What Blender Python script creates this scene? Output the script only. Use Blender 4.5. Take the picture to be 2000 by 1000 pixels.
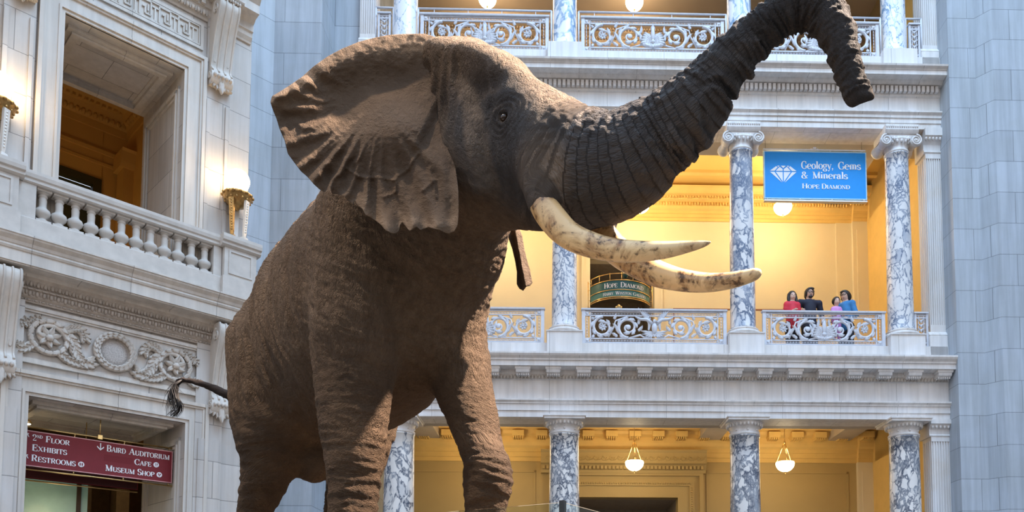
import bpy, bmesh, math, random
import numpy as np
from mathutils import Matrix, Vector

for o in list(bpy.data.objects):
    bpy.data.objects.remove(o)
SC = bpy.context.scene
COL = SC.collection
PI = math.pi
# ------------------------------------------------------------------ camera, world, light, exposure
FOCAL, CX, PITCH, HORIZON = 1600.0, 1130.0, math.radians(3.74), 1224.0
PY = HORIZON - FOCAL * math.tan(PITCH)
EYE = np.array([0.0, 0.0, 1.6])
cam = bpy.data.cameras.new('camera')
cam.sensor_width = 36.0
cam.lens = FOCAL * 36.0 / 2000.0
cam.shift_x = -(CX - 1000.0) / 2000.0
cam.shift_y = (PY - 500.0) / 2000.0
cam.clip_end = 300
camo = bpy.data.objects.new('camera', cam)
COL.objects.link(camo)
camo.location = EYE
camo.rotation_euler = (PI / 2 + PITCH, 0, 0)
SC.camera = camo

w = bpy.data.worlds.new('rotunda_daylight')
SC.world = w
w.use_nodes = True
wn = w.node_tree.nodes
wl = w.node_tree.links
bgn = wn['Background']
tc = wn.new('ShaderNodeTexCoord')
sx = wn.new('ShaderNodeSeparateXYZ')
rp = wn.new('ShaderNodeValToRGB')
wl.new(tc.outputs['Generated'], sx.inputs[0])
wl.new(sx.outputs['Z'], rp.inputs[0])
rp.color_ramp.elements[0].position = 0.0
rp.color_ramp.elements[0].color = (0.07, 0.06, 0.05, 1)
rp.color_ramp.elements[1].position = 0.75
rp.color_ramp.elements[1].color = (0.55, 0.76, 1.12, 1)
e_ = rp.color_ramp.elements.new(0.03)
e_.color = (0.80, 0.71, 0.63, 1)
e_ = rp.color_ramp.elements.new(0.27)
e_.color = (0.60, 0.63, 0.68, 1)
wl.new(rp.outputs[0], bgn.inputs['Color'])
bgn.inputs['Strength'].default_value = 1.78


def lamp(name, kind, loc, power, color, size=0.3, target=None, parent=None, spot=None, blend=0.3, shape=None, size_y=None):
    l = bpy.data.lights.new(name, kind)
    l.energy = power
    l.color = color
    if kind == 'AREA':
        l.size = size
        if size_y:
            l.shape = 'RECTANGLE'
            l.size_y = size_y
    else:
        l.shadow_soft_size = size
    if kind == 'SPOT':
        l.spot_size = spot
        l.spot_blend = blend
    o = bpy.data.objects.new(name, l)
    COL.objects.link(o)
    o.location = loc
    if parent:
        o.parent = parent
    if target is not None:
        o.rotation_euler = (Vector(target) - Vector(loc)).to_track_quat('-Z', 'Y').to_euler()
    return o


# daylight of the dome oculus high above, and the exhibit spotlight on the elephant
lamp('dome_skylight', 'AREA', (4.5, 7.5, 25.0), 3300, (0.48, 0.73, 1.0), 9.0, (1.5, 9.0, 0))
lamp('exhibit_spotlight', 'SPOT', (8.5, 5.6, 17.2), 90000, (1.0, 0.80, 0.64), 0.22, (-1.2, 6.5, 4.2), spot=math.radians(28), blend=0.55)
lamp('exhibit_spotlight', 'SPOT', (-6.0, 3.0, 17.0), 9000, (1.0, 0.78, 0.55), 0.3, (-2.4, 7.6, 3.6), spot=math.radians(26), blend=0.6)
vs = SC.view_settings
vs.view_transform = 'Standard'
vs.look = 'None'
vs.gamma = 1.0
vs.use_curve_mapping = False
vs.exposure = 0.0


# ------------------------------------------------------------------ geometry helpers
def at(px, py, Y):
    """world point at depth Y seen at photograph position px, py"""
    u = (px - CX) / FOCAL
    v = (PY - py) / FOCAL
    c, s = math.cos(PITCH), math.sin(PITCH)
    d = np.array([u, -s * v + c, c * v + s])
    return EYE + d * (Y / d[1])


class Frame:
    def __init__(s, o, ang):
        s.o = np.array(o, float)
        s.a = ang
        s.M = Matrix.Translation(Vector(o)) @ Matrix.Rotation(ang, 4, 'Z')

    def at(s, x, y, z, rz=0.0):
        return s.M @ Matrix.Translation((x, y, z)) @ Matrix.Rotation(rz, 4, 'Z')

    def w(s, x, y, z):
        return s.M @ Vector((x, y, z))


ALPHA = math.radians(1.64)
REAR = Frame((0, 17, 0), ALPHA)                      # arcade: x along, y into the building
LEFT = Frame((-5.8, 13.9, 0), ALPHA + PI / 4)        # stone wall at the left
WORLD = Frame((0, 0, 0), 0)


class MB:
    def __init__(s):
        s.v, s.f, s.sm, s.n = [], [], [], 0

    def add(s, vs, fs, smooth=False):
        s.v.extend([tuple(map(float, p)) for p in vs])
        for f in fs:
            s.f.append(tuple(i + s.n for i in f))
            s.sm.append(smooth)
        s.n = len(s.v)
        return s

    def box(s, x0, x1, y0, y1, z0, z1, ch=0.0):
        if ch <= 0:
            v = [(x, y, z) for z in (z0, z1) for y in (y0, y1) for x in (x0, x1)]
            return s.add(v, [(0, 2, 3, 1), (4, 5, 7, 6), (0, 1, 5, 4), (2, 6, 7, 3), (0, 4, 6, 2), (1, 3, 7, 5)])
        c = ch
        rings = [(z0, c), (z0 + c, 0), (z1 - c, 0), (z1, c)]
        vs, fs = [], []
        for z, i in rings:
            e = c - 0 if i == 0 else c
            if i == 0:
                pts = [(x0 + c, y0), (x1 - c, y0), (x1, y0 + c), (x1, y1 - c), (x1 - c, y1), (x0 + c, y1), (x0, y1 - c), (x0, y0 + c)]
            else:
                pts = [(x0 + c, y0 + c), (x1 - c, y0 + c), (x1 - c, y0 + c), (x1 - c, y1 - c), (x1 - c, y1 - c), (x0 + c, y1 - c), (x0 + c, y1 - c), (x0 + c, y0 + c)]
            vs += [(px, py, z) for px, py in pts]
        for k in range(3):
            for j in range(8):
                a, b = k * 8 + j, k * 8 + (j + 1) % 8
                fs.append((a, b, b + 8, a + 8))
        fs.append(tuple(reversed([0, 1, 3, 5])))
        fs.append((24, 25, 27, 29))
        return s.add(vs, fs)

    def prof(s, pts, x0, x1, m0=0.0, m1=0.0, smooth=False):
        """closed (y,z) outline swept along x; m0/m1 mitre the ends by y"""
        n = len(pts)
        ar = sum(pts[i][0] * pts[(i + 1) % n][1] - pts[(i + 1) % n][0] * pts[i][1] for i in range(n))
        if ar < 0:
            pts = pts[::-1]
        v = [(x0 + m0 * y, y, z) for y, z in pts] + [(x1 + m1 * y, y, z) for y, z in pts]
        f = [(i, i + n, (i + 1) % n + n, (i + 1) % n) for i in range(n)]
        f = [tuple(reversed(q)) for q in f]
        f.append(tuple(range(n))[::-1])
        f.append(tuple(range(n, 2 * n)))
        f = [tuple(reversed(q)) for q in f]
        return s.add(v, f, smooth)

    def poly(s, pts, y0, y1, smooth=False):
        """(x,z) outline extruded from y0 (front) to y1"""
        n = len(pts)
        ar = sum(pts[i][0] * pts[(i + 1) % n][1] - pts[(i + 1) % n][0] * pts[i][1] for i in range(n))
        if ar < 0:
            pts = pts[::-1]
        v = [(x, y0, z) for x, z in pts] + [(x, y1, z) for x, z in pts]
        f = [tuple(range(n)), tuple(range(n, 2 * n))[::-1]]
        f += [(i, i + n, (i + 1) % n + n, (i + 1) % n) for i in range(n)]
        return s.add(v, f, smooth)

    def lathe(s, pts, cx=0, cy=0, n=24, smooth=True, flute=0, fd=0.0, a0=0.0, a1=2 * PI):
        full = abs(a1 - a0 - 2 * PI) < 1e-6
        m = n if full else n + 1
        vs = []
        for r, z in pts:
            for k in range(m):
                a = a0 + (a1 - a0) * k / n
                rr = r * (1 + (fd * (abs(math.cos(flute * a / 2)) - .5) if flute else 0))
                vs.append((cx + rr * math.cos(a), cy + rr * math.sin(a), z))
        fs = []
        for i in range(len(pts) - 1):
            for k in range(n):
                k2 = (k + 1) % m
                fs.append((i * m + k, i * m + k2, (i + 1) * m + k2, (i + 1) * m + k))
        if full:
            if pts[0][0] > 1e-5:
                fs.append(tuple(range(m))[::-1])
            if pts[-1][0] > 1e-5:
                fs.append(tuple(range((len(pts) - 1) * m, len(pts) * m)))
        return s.add(vs, fs, smooth)

    def tube(s, path, r, n=8, sy=1.0, smooth=True, closed=False):
        P = np.array(path, float)
        L = len(P)
        R = np.full(L, r, float) if np.isscalar(r) else np.array(r, float)
        if closed:
            T = np.roll(P, -1, 0) - np.roll(P, 1, 0)
        else:
            T = np.gradient(P, axis=0)
        T /= np.linalg.norm(T, axis=1)[:, None] + 1e-12
        ref = np.array([0, 1.0, 0]) if abs(T[:, 1]).mean() < .8 else np.array([1.0, 0, 0])
        U = np.cross(T, ref)
        U /= np.linalg.norm(U, axis=1)[:, None] + 1e-12
        W = np.cross(U, T)
        a = np.arange(n) * 2 * PI / n
        V = P[:, None] + R[:, None, None] * (np.cos(a)[None, :, None] * U[:, None] + sy * np.sin(a)[None, :, None] * W[:, None])
        fs = []
        for i in range(L if closed else L - 1):
            j = (i + 1) % L
            for k in range(n):
                k2 = (k + 1) % n
                fs.append((i * n + k, i * n + k2, j * n + k2, j * n + k))
        if not closed:
            fs.append(tuple(range(n))[::-1])
            fs.append(tuple(range((L - 1) * n, L * n)))
        return s.add(V.reshape(-1, 3), fs, smooth)

    def blob(s, c, r, nu=8, nv=5, rot=0.0):
        """ellipsoid, turned by rot in the x-z plane"""
        vs, fs = [], []
        cr, sr = math.cos(rot), math.sin(rot)

        def q(x, y, z):
            return (c[0] + x * cr - z * sr, c[1] + y, c[2] + x * sr + z * cr)
        vs.append(q(0, 0, -r[2]))
        for i in range(1, nv):
            t = -PI / 2 + PI * i / nv
            for k in range(nu):
                a = 2 * PI * k / nu
                vs.append(q(r[0] * math.cos(t) * math.cos(a), r[1] * math.cos(t) * math.sin(a), r[2] * math.sin(t)))
        vs.append(q(0, 0, r[2]))
        for k in range(nu):
            fs.append((0, 1 + (k + 1) % nu, 1 + k))
            fs.append((len(vs) - 1, len(vs) - 1 - nu + k, len(vs) - 1 - nu + (k + 1) % nu))
        for i in range(nv - 2):
            for k in range(nu):
                a = 1 + i * nu + k
                b = 1 + i * nu + (k + 1) % nu
                fs.append((a, b, b + nu, a + nu))
        return s.add(vs, fs, True)

    def leaf(s, x, z, ang, L, wd, y0, th=0.02, curl=0.0, lobes=3):
        """acanthus like leaf lying in the x-z plane at depth y0, tip raised to the front"""
        n = 6 + 3 * lobes
        vs, fs = [], []
        a = ang
        cx, cz = x, z
        for i in range(n):
            t = i / (n - 1)
            ww = wd * (math.sin(PI * (.10 + .90 * t) ** .85) ** .8) * (.80 + .42 * (((1 - t) * lobes) % 1.0 if lobes > 1 else .5))
            if i == n - 1:
                ww = wd * .04
            dx, dz = math.cos(a), math.sin(a)
            lift = y0 - th * (1.0 + .8 * t)
            vs += [(cx - dz * ww, y0 - th * .35, cz + dx * ww), (cx - dz * ww * .45, lift, cz + dx * ww * .45),
                   (cx, lift + th * .45, cz), (cx + dz * ww * .45, lift, cz - dx * ww * .45), (cx + dz * ww, y0 - th * .35, cz - dx * ww)]
            cx += dx * L / (n - 1)
            cz += dz * L / (n - 1)
            a += curl / (n - 1)
        m = len(vs)
        vs += [(p[0], y0 + th * .3, p[2]) for p in vs]
        for i in range(n - 1):
            for k in range(4):
                b = i * 5 + k
                fs.append((b, b + 1, b + 6, b + 5))
                fs.append((b + m, b + 5 + m, b + 6 + m, b + 1 + m))
            for k in (0, 4):
                b = i * 5 + k
                q = (b, b + 5, b + 5 + m, b + m)
                fs.append(q if k == 0 else q[::-1])
        return s.add(vs, fs, True)

    def build(s, name, mat, parent=None, frame=None, M=None, uv=False):
        me = bpy.data.meshes.new(name)
        me.from_pydata(s.v, [], s.f)
        me.polygons.foreach_set('use_smooth', np.array(s.sm, dtype=bool))
        return finish(me, name, mat, parent, frame, M)


def finish(me, name, mat, parent=None, frame=None, M=None):
    bm = bmesh.new()
    bm.from_mesh(me)
    bmesh.ops.recalc_face_normals(bm, faces=bm.faces)
    uvl = bm.loops.layers.uv.new('UVMap')
    for f in bm.faces:
        n = f.normal
        ax = max(range(3), key=lambda i: abs(n[i]))
        for l in f.loops:
            c = l.vert.co
            l[uvl].uv = (c.y, c.z) if ax == 0 else ((c.x, c.z) if ax == 1 else (c.x, c.y))
    bm.to_mesh(me)
    bm.free()
    me.materials.append(mat)
    o = bpy.data.objects.new(name, me)
    COL.objects.link(o)
    if parent is not None:
        o.parent = parent
    elif frame is not None:
        o.matrix_world = frame.M
    if M is not None:
        o.matrix_world = M
    return o


def tag(o, label=None, cat=None, group=None, kind=None):
    if label:
        o['label'] = label
    if cat:
        o['category'] = cat
    if group:
        o['group'] = group
    if kind:
        o['kind'] = kind
    return o


def thing(name, label, cat, M=None, group=None):
    o = bpy.data.objects.new(name, None)
    o.empty_display_size = .1
    COL.objects.link(o)
    if M is not None:
        o.matrix_world = M
    return tag(o, label, cat, group, 'thing')


def structure(name, mb, mat, frame=None):
    o = mb.build(name, mat, frame=frame)
    o['kind'] = 'structure'
    return o


def copy_tree(o, M, label, group=None, parent=None):
    c = o.copy()
    COL.objects.link(c)
    if parent is None:
        c.matrix_world = M
        c['label'] = label
        if group:
            c['group'] = group
    else:
        c.parent = parent
    for ch in list(o.children):
        copy_tree(ch, None, None, None, c)
    return c


# ------------------------------------------------------------------ numpy noise and distance-field surfaces
def _hash(ix, iy, iz):
    h = (ix * 374761393 + iy * 668265263 + iz * 1274126177) & 0x7fffffff
    h = ((h ^ (h >> 13)) * 1274126177) & 0x7fffffff
    return ((h ^ (h >> 16)) & 0xffff) / 32767.5 - 1.0


def vnoise(P):
    P = np.asarray(P, float)
    I = np.floor(P).astype(np.int64)
    Fq = P - I
    U = Fq * Fq * Fq * (Fq * (Fq * 6 - 15) + 10)
    r = 0
    for dx in (0, 1):
        wx = U[:, 0] if dx else 1 - U[:, 0]
        for dy in (0, 1):
            wy = U[:, 1] if dy else 1 - U[:, 1]
            for dz in (0, 1):
                wz = U[:, 2] if dz else 1 - U[:, 2]
                r = r + wx * wy * wz * _hash(I[:, 0] + dx, I[:, 1] + dy, I[:, 2] + dz)
    return r


def fbm(P, o=3):
    r, a, s = 0, 1.0, 0
    P = np.asarray(P, float)
    for i in range(o):
        r = r + a * vnoise(P * 2 ** i + i * 17.3)
        s += a
        a *= .5
    return r / s


def worley(P):
    """F2-F1 cell noise"""
    I = np.floor(P).astype(np.int64)
    f1 = np.full(len(P), 9.0)
    f2 = np.full(len(P), 9.0)
    for dx in (-1, 0, 1):
        for dy in (-1, 0, 1):
            for dz in (-1, 0, 1):
                J = I + np.array([dx, dy, dz])
                q = np.stack([_hash(J[:, 0], J[:, 1], J[:, 2] + 1000 * k) * .5 + .5 for k in range(3)], 1)
                d = np.linalg.norm(J + q - P, axis=1)
                m = d < f1
                f2 = np.where(m, f1, np.minimum(f2, d))
                f1 = np.where(m, d, f1)
    return f2 - f1


def sstep(a, b, x):
    t = np.clip((x - a) / (b - a), 0, 1)
    return t * t * (3 - 2 * t)


class Field:
    """smooth union of simple solids"""

    def __init__(s):
        s.p = []

    def put(s, f, lo, hi, k, sub=False):
        s.p.append((f, np.array(lo), np.array(hi), k, sub))

    def cone(s, a, b, ra, rb, k=.08, sub=False):
        a, b = np.array(a, float), np.array(b, float)
        ab = b - a
        L2 = ab @ ab + 1e-12

        def f(P):
            t = np.clip(((P - a) @ ab) / L2, 0, 1)
            return np.linalg.norm(P - a - t[:, None] * ab, axis=1) - (ra + (rb - ra) * t)
        r = max(ra, rb)
        s.put(f, np.minimum(a, b) - r, np.maximum(a, b) + r, k, sub)

    def chain(s, pts, rad, k=.08, n=4, sub=False):
        """spline through pts with varying radius"""
        P, R = spline(pts, rad, n)
        s.poly(P, R, k, sub)

    def poly(s, P, R, k=.08, sub=False):
        P, R = np.array(P, float), np.array(R, float)

        def f(X):
            d = np.full(len(X), 1e3)
            for i in range(len(P) - 1):
                ab = P[i + 1] - P[i]
                t = np.clip(((X - P[i]) @ ab) / (ab @ ab + 1e-12), 0, 1)
                np.minimum(d, np.linalg.norm(X - P[i] - t[:, None] * ab, axis=1) - (R[i] + (R[i + 1] - R[i]) * t), out=d)
            return d
        s.put(f, (P - R[:, None]).min(0), (P + R[:, None]).max(0), k, sub)

    def ell(s, c, r, k=.08, yaw=0.0, roll=0.0, sub=False):
        c, r = np.array(c, float), np.array(r, float)
        M = np.array((Matrix.Rotation(yaw, 3, 'Z') @ Matrix.Rotation(roll, 3, 'Y')))

        def f(P):
            q = (P - c) @ M
            l = np.linalg.norm(q / r, axis=1)
            g = np.linalg.norm(q / (r * r), axis=1) + 1e-9
            return l * (l - 1) / g
        s.put(f, c - r.max(), c + r.max(), k, sub)

    def loft(s, o, ex, ey, sec, k=.1):
        """elliptic loft: axis ex from o; sec rows x, zc, ry, rz"""
        o, ex, ey = np.array(o, float), np.array(ex, float), np.array(ey, float)
        S = np.array(sec, float)
        xs = np.linspace(S[0, 0], S[-1, 0], 60)
        C = [catmull(S[:, 0], S[:, i], xs) for i in (1, 2, 3)]

        def f(P):
            q = P - o
            x, y, z = q @ ex, q @ ey, q[:, 2]
            xc = np.clip(x, xs[0], xs[-1])
            zc, ry, rz = (np.interp(xc, xs, c) for c in C)
            ry, rz = np.maximum(ry, .05), np.maximum(rz, .05)
            u, v = y / ry, (z - zc) / rz
            l = np.sqrt(u * u + v * v) + 1e-9
            g = np.sqrt((y / ry ** 2) ** 2 + ((z - zc) / rz ** 2) ** 2) + 1e-9
            d = np.where(l > .3, l * (l - 1) / g, -.7 * np.minimum(ry, rz))
            ex_ = np.abs(x - xc)
            return np.where(ex_ > 0, np.sqrt(np.maximum(d, 0) ** 2 + ex_ ** 2) + np.minimum(d, 0) * 0, np.maximum(d, -np.minimum(ry, rz))) * .9
        r = S[:, 2].max() + .1
        c0, c1 = o + ex * S[0, 0], o + ex * S[-1, 0]
        lo = np.minimum(c0, c1) - r
        hi = np.maximum(c0, c1) + r
        lo[2] = o[2] + (S[:, 1] - S[:, 3]).min() - .1
        hi[2] = o[2] + (S[:, 1] + S[:, 3]).max() + .1
        s.put(f, lo, hi, k)

    def eval(s, P, band=1e9):
        d = np.full(len(P), 1e3)
        lo, hi = P.min(0), P.max(0)
        for f, a, b, k, sub in s.p:
            m = k + band
            if np.any(lo > b + m) or np.any(hi < a - m):
                continue
            e = f(P)
            if sub:
                e = -e
                h = np.clip(.5 - .5 * (e - d) / k, 0, 1)   # smooth max
                d = np.maximum(d, e)
            else:
                h = np.clip(.5 + .5 * (d - e) / k, 0, 1)
                d = d * (1 - h) + e * h - k * h * (1 - h)
        return d

    def surface(s, vox, pad=.1, B=8):
        lo = np.min([p[1] for p in s.p if not p[4]], 0) - pad
        hi = np.max([p[2] for p in s.p if not p[4]], 0) + pad
        N = (np.ceil((hi - lo) / (vox * B)).astype(int))
        cs = vox * B
        gx = [lo[i] + np.arange(N[i]) * cs + cs / 2 for i in range(3)]
        CC = np.stack(np.meshgrid(*gx, indexing='ij'), -1).reshape(-1, 3)
        dc = np.concatenate([s.eval(c) for c in np.array_split(CC, max(1, len(CC) // 4000))])
        G = np.repeat(np.repeat(np.repeat(np.where(dc < 0, -1, 1).astype(np.float32).reshape(N), B, 0), B, 1), B, 2)
        near = np.where(np.abs(dc) < cs * 1.35 + .06)[0]
        off = (np.stack(np.meshgrid(*[np.arange(B)] * 3, indexing='ij'), -1).reshape(-1, 3) + .5) * vox
        for j in near:
            i3 = np.unravel_index(j, N)
            base = lo + np.array(i3) * cs
            d = s.eval(base + off, band=vox * 2)
            G[i3[0] * B:(i3[0] + 1) * B, i3[1] * B:(i3[1] + 1) * B, i3[2] * B:(i3[2] + 1) * B] = np.clip(d, -1, 1).reshape(B, B, B)
        return surface_nets(G, lo + vox * .5, vox)


def surface_nets(G, org, vox):
    S = G < 0
    sh = G.shape
    acc = {}
    keys, pos, quads = [], [], []
    idx = lambda i, j, k: (i * sh[1] + j) * sh[2] + k
    for ax in range(3):
        sl0 = [slice(None)] * 3
        sl1 = [slice(None)] * 3
        sl0[ax] = slice(0, -1)
        sl1[ax] = slice(1, None)
        I = np.argwhere(S[tuple(sl0)] != S[tuple(sl1)])
        b, c = (ax + 1) % 3, (ax + 2) % 3
        I = I[(I[:, b] > 0) & (I[:, c] > 0) & (I[:, b] < sh[b] - 1) & (I[:, c] < sh[c] - 1)]
        J = I.copy()
        J[:, ax] += 1
        g0, g1 = G[tuple(I.T)], G[tuple(J.T)]
        t = g0 / (g0 - g1)
        p = I.astype(float)
        p[:, ax] += t
        cells = []
        for db, dc in ((-1, -1), (0, -1), (0, 0), (-1, 0)):
            q = I.copy()
            q[:, b] += db
            q[:, c] += dc
            kk = idx(q[:, 0], q[:, 1], q[:, 2])
            cells.append(kk)
            keys.append(kk)
            pos.append(p)
        Q = np.stack(cells, 1)
        fl = g0 > g1
        Q[fl] = Q[fl][:, ::-1]
        quads.append(Q)
    keys, pos, quads = np.concatenate(keys), np.concatenate(pos), np.concatenate(quads)
    uk, inv = np.unique(keys, return_inverse=True)
    cnt = np.bincount(inv)
    V = np.stack([np.bincount(inv, pos[:, i]) / cnt for i in range(3)], 1)
    return V * vox + org, np.searchsorted(uk, quads)


def np_mesh(name, V, Q, smooth=True):
    me = bpy.data.meshes.new(name)
    n = Q.shape[1]
    me.vertices.add(len(V))
    me.vertices.foreach_set('co', np.ascontiguousarray(V, dtype=np.float32).ravel())
    me.loops.add(len(Q) * n)
    me.loops.foreach_set('vertex_index', np.ascontiguousarray(Q, dtype=np.int32).ravel())
    me.polygons.add(len(Q))
    me.polygons.foreach_set('loop_start', np.arange(0, len(Q) * n, n, dtype=np.int32))
    me.polygons.foreach_set('loop_total', np.full(len(Q), n, dtype=np.int32))
    me.update(calc_edges=True)
    me.validate()
    me.polygons.foreach_set('use_smooth', np.full(len(me.polygons), smooth, dtype=bool))
    return me


def catmull(x, y, xs):
    x, y = np.asarray(x, float), np.asarray(y, float)
    m = np.gradient(y, x)
    i = np.clip(np.searchsorted(x, xs) - 1, 0, len(x) - 2)
    h = x[i + 1] - x[i]
    t = (xs - x[i]) / h
    return ((2 * t ** 3 - 3 * t ** 2 + 1) * y[i] + (t ** 3 - 2 * t ** 2 + t) * h * m[i]
            + (-2 * t ** 3 + 3 * t ** 2) * y[i + 1] + (t ** 3 - t ** 2) * h * m[i + 1])


def spline(pts, rad, n=4):
    P = np.array(pts, float)
    R = np.array(rad, float)
    q = np.arange(len(P))
    t = np.linspace(0, len(P) - 1, (len(P) - 1) * n + 1)
    return np.stack([catmull(q, P[:, i], t) for i in range(P.shape[1])], 1), catmull(q, R, t)


# ------------------------------------------------------------------ materials
class NT:
    def __init__(s, name):
        s.m = bpy.data.materials.new(name)
        s.m.use_nodes = True
        s.t = s.m.node_tree
        s.N, s.L = s.t.nodes, s.t.links
        s.b = s.N['Principled BSDF']

    def n(s, kind, **kw):
        o = s.N.new('ShaderNode' + kind)
        for k, v in kw.items():
            if k.startswith('_'):
                setattr(o, k[1:], v)
            else:
                key = int(k[1:]) if k[0] == 'i' and k[1:].isdigit() else k.replace('_', ' ')
                s.set(o.inputs[key], v)
        return o

    def set(s, inp, v):
        if isinstance(v, bpy.types.NodeSocket):
            s.L.new(v, inp)
        elif isinstance(v, bpy.types.Node):
            s.L.new(v.outputs[0], inp)
        else:
            if inp.type == 'RGBA' and len(v) == 3:
                v = (*v, 1)
            inp.default_value = v

    def mix(s, a, b, f, mode='MIX'):
        o = s.n('MixRGB', _blend_type=mode)
        s.set(o.inputs[0], f)
        s.set(o.inputs[1], a)
        s.set(o.inputs[2], b)
        return o.outputs[0]

    def ramp(s, f, *st):
        o = s.n('ValToRGB')
        s.set(o.inputs[0], f)
        el = o.color_ramp.elements
        while len(el) < len(st):
            el.new(.5)
        for e, (p, c) in zip(el, st):
            e.position = p
            e.color = c if len(c) == 4 else (*c, 1)
        return o.outputs[0]

    def math(s, op, a, b=0.0, c=None, clamp=False):
        o = s.n('Math', _operation=op, _use_clamp=clamp)
        s.set(o.inputs[0], a)
        s.set(o.inputs[1], b)
        if c is not None:
            s.set(o.inputs[2], c)
        return o.outputs[0]

    def mapping(s, vec, sc, loc=(0, 0, 0), rot=(0, 0, 0)):
        o = s.n('Mapping')
        s.set(o.inputs['Vector'], vec)
        o.inputs['Scale'].default_value = sc
        o.inputs['Location'].default_value = loc
        o.inputs['Rotation'].default_value = rot
        return o.outputs[0]

    def noise(s, vec, scale, detail=4, rough=.55, dist=0.0):
        o = s.n('TexNoise', Scale=scale, Detail=detail, Roughness=rough, Distortion=dist)
        if vec is not None:
            s.set(o.inputs['Vector'], vec)
        return o.outputs['Fac']

    def out(s, color=None, rough=None, metal=None, bump=None, bs=.3, bd=.02, emit=None, es=0):
        if color is not None:
            s.set(s.b.inputs['Base Color'], color if not isinstance(color, tuple) else (*color[:3], 1))
        if rough is not None:
            s.set(s.b.inputs['Roughness'], rough)
        if metal is not None:
            s.b.inputs['Metallic'].default_value = metal
        if bump is not None:
            o = s.n('Bump', Strength=bs, Distance=bd)
            s.set(o.inputs['Height'], bump)
            s.L.new(o.outputs[0], s.b.inputs['Normal'])
        if emit is not None:
            s.b.inputs['Emission Color'].default_value = (*emit, 1)
            s.b.inputs['Emission Strength'].default_value = es
        return s.m


def plain(name, c, rough=.5, metal=0.0, var=.12, scale=9.0, bs=.0):
    t = NT(name)
    g = t.n('TexCoord')
    f = t.noise(g.outputs['Object'], scale, 4)
    k = t.ramp(f, (.3, tuple(v * (1 - var) for v in c)), (.7, tuple(min(1, v * (1 + var)) for v in c)))
    return t.out(k, rough, metal, f if bs else None, bs, .01)


def stone(name, c, bw=1.2, bh=.62, joint=.45, tint=.10, streak=.10, warm=(1.05, .98, .9), off=.5):
    """coursed pale marble ashlar: joints, block to block tints, vertical water streaks"""
    t = NT(name)
    g = t.n('TexCoord')
    uv = g.outputs['UV']
    ob = g.outputs['Object']
    br = t.n('TexBrick', _offset=off, Scale=1.0, Mortar_Size=.006, Mortar_Smooth=.3, Bias=0.0, Brick_Width=bw, Row_Height=bh)
    t.set(br.inputs['Vector'], uv)
    br.inputs['Color1'].default_value = (*[v * (1 - tint) for v in c], 1)
    br.inputs['Color2'].default_value = (*[min(1, v * (1 + tint)) for v in c], 1)
    br.inputs['Mortar'].default_value = (*[v * joint for v in c], 1)
    st = t.noise(t.mapping(ob, (9, 9, .5)), 1.0, 5, .6)
    cl = t.noise(t.mapping(ob, (1, 1, 1)), 1.3, 5, .6, .6)
    k = t.mix(br.outputs['Color'], t.ramp(st, (.35, (1 - streak * 1.6,) * 3), (.62, (1 + streak * .2,) * 3)), .8, 'MULTIPLY')
    k = t.mix(k, t.ramp(cl, (.3, tuple(.92 * v for v in warm)), (.7, (1.03, 1.04, 1.06))), .8, 'MULTIPLY')
    fine = t.noise(ob, 30, 3)
    bmp = t.math('ADD', t.math('MULTIPLY', br.outputs['Fac'], -1.0), t.math('MULTIPLY', fine, .15))
    return t.out(k, .55, 0, bmp, .35, .012)


def breccia(name, light, mid, dark, scale, lo=.03, hi=.22, seed=0.0, rot=.5, stretch=(1.0, 1.0, .62)):
    """veined breccia marble: pale clasts of many sizes packed in a blue grey matrix"""
    t = NT(name)
    g = t.n('TexCoord')
    ob = t.mapping(g.outputs['Object'], stretch, (seed, seed * 2.1, seed * .7), (rot, rot * .8, 0))

    def warp(v, sc, amt):
        nz = t.n('TexNoise', Scale=sc, Detail=3.0)
        t.set(nz.inputs['Vector'], v)
        wv = t.n('VectorMath', _operation='MULTIPLY_ADD')
        t.set(wv.inputs[0], nz.outputs['Color'])
        wv.inputs[1].default_value = (amt, amt, amt)
        t.set(wv.inputs[2], v)
        return wv.outputs[0]
    wv = warp(warp(ob, 1.7, .45), 9.0, .07)

    def edge(sc):
        o = t.n('TexVoronoi', _feature='DISTANCE_TO_EDGE', Scale=sc)
        t.set(o.inputs['Vector'], wv)
        return o.outputs[0]
    m = t.noise(ob, 1.5, 4, .62, .7)
    m2 = t.noise(t.mapping(ob, (1, 1, 1), (7, 3, 1)), 3.0, 4, .6, .5)
    thr = t.ramp(m, (.36, (lo, lo, lo)), (.66, (hi, hi, hi)))
    k1 = t.math('MULTIPLY', t.math('SUBTRACT', edge(scale), thr), 22.0, clamp=True)
    thr2 = t.ramp(m, (.40, (lo, lo, lo)), (.75, (hi * 1.2,) * 3))
    k2 = t.math('MULTIPLY', t.math('SUBTRACT', edge(scale * 2.2), thr2), 16.0, clamp=True)
    k3 = t.math('MULTIPLY', t.math('SUBTRACT', edge(scale * 4.6), .09), 12.0, clamp=True)
    cell = t.n('TexVoronoi', _feature='F1', Scale=scale)
    t.set(cell.inputs['Vector'], wv)
    sep = t.n('SeparateXYZ')
    t.set(sep.inputs[0], cell.outputs['Color'])
    tone = t.math('ADD', t.math('MULTIPLY', sep.outputs[0], .55), t.math('MULTIPLY', m2, .6))
    clast = t.ramp(tone, (.25, light), (.72, tuple(.92 * v for v in light)), (.95, mid))
    matrix = t.ramp(m2, (.34, mid), (.46, tuple((a + b) / 2 for a, b in zip(mid, dark))), (.60, dark))
    k = t.mix(matrix, clast, t.math('MULTIPLY', k3, .30))
    k = t.mix(k, clast, t.math('MULTIPLY', k2, .80))
    k = t.mix(k, clast, k1)
    return t.out(k, .28)


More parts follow.
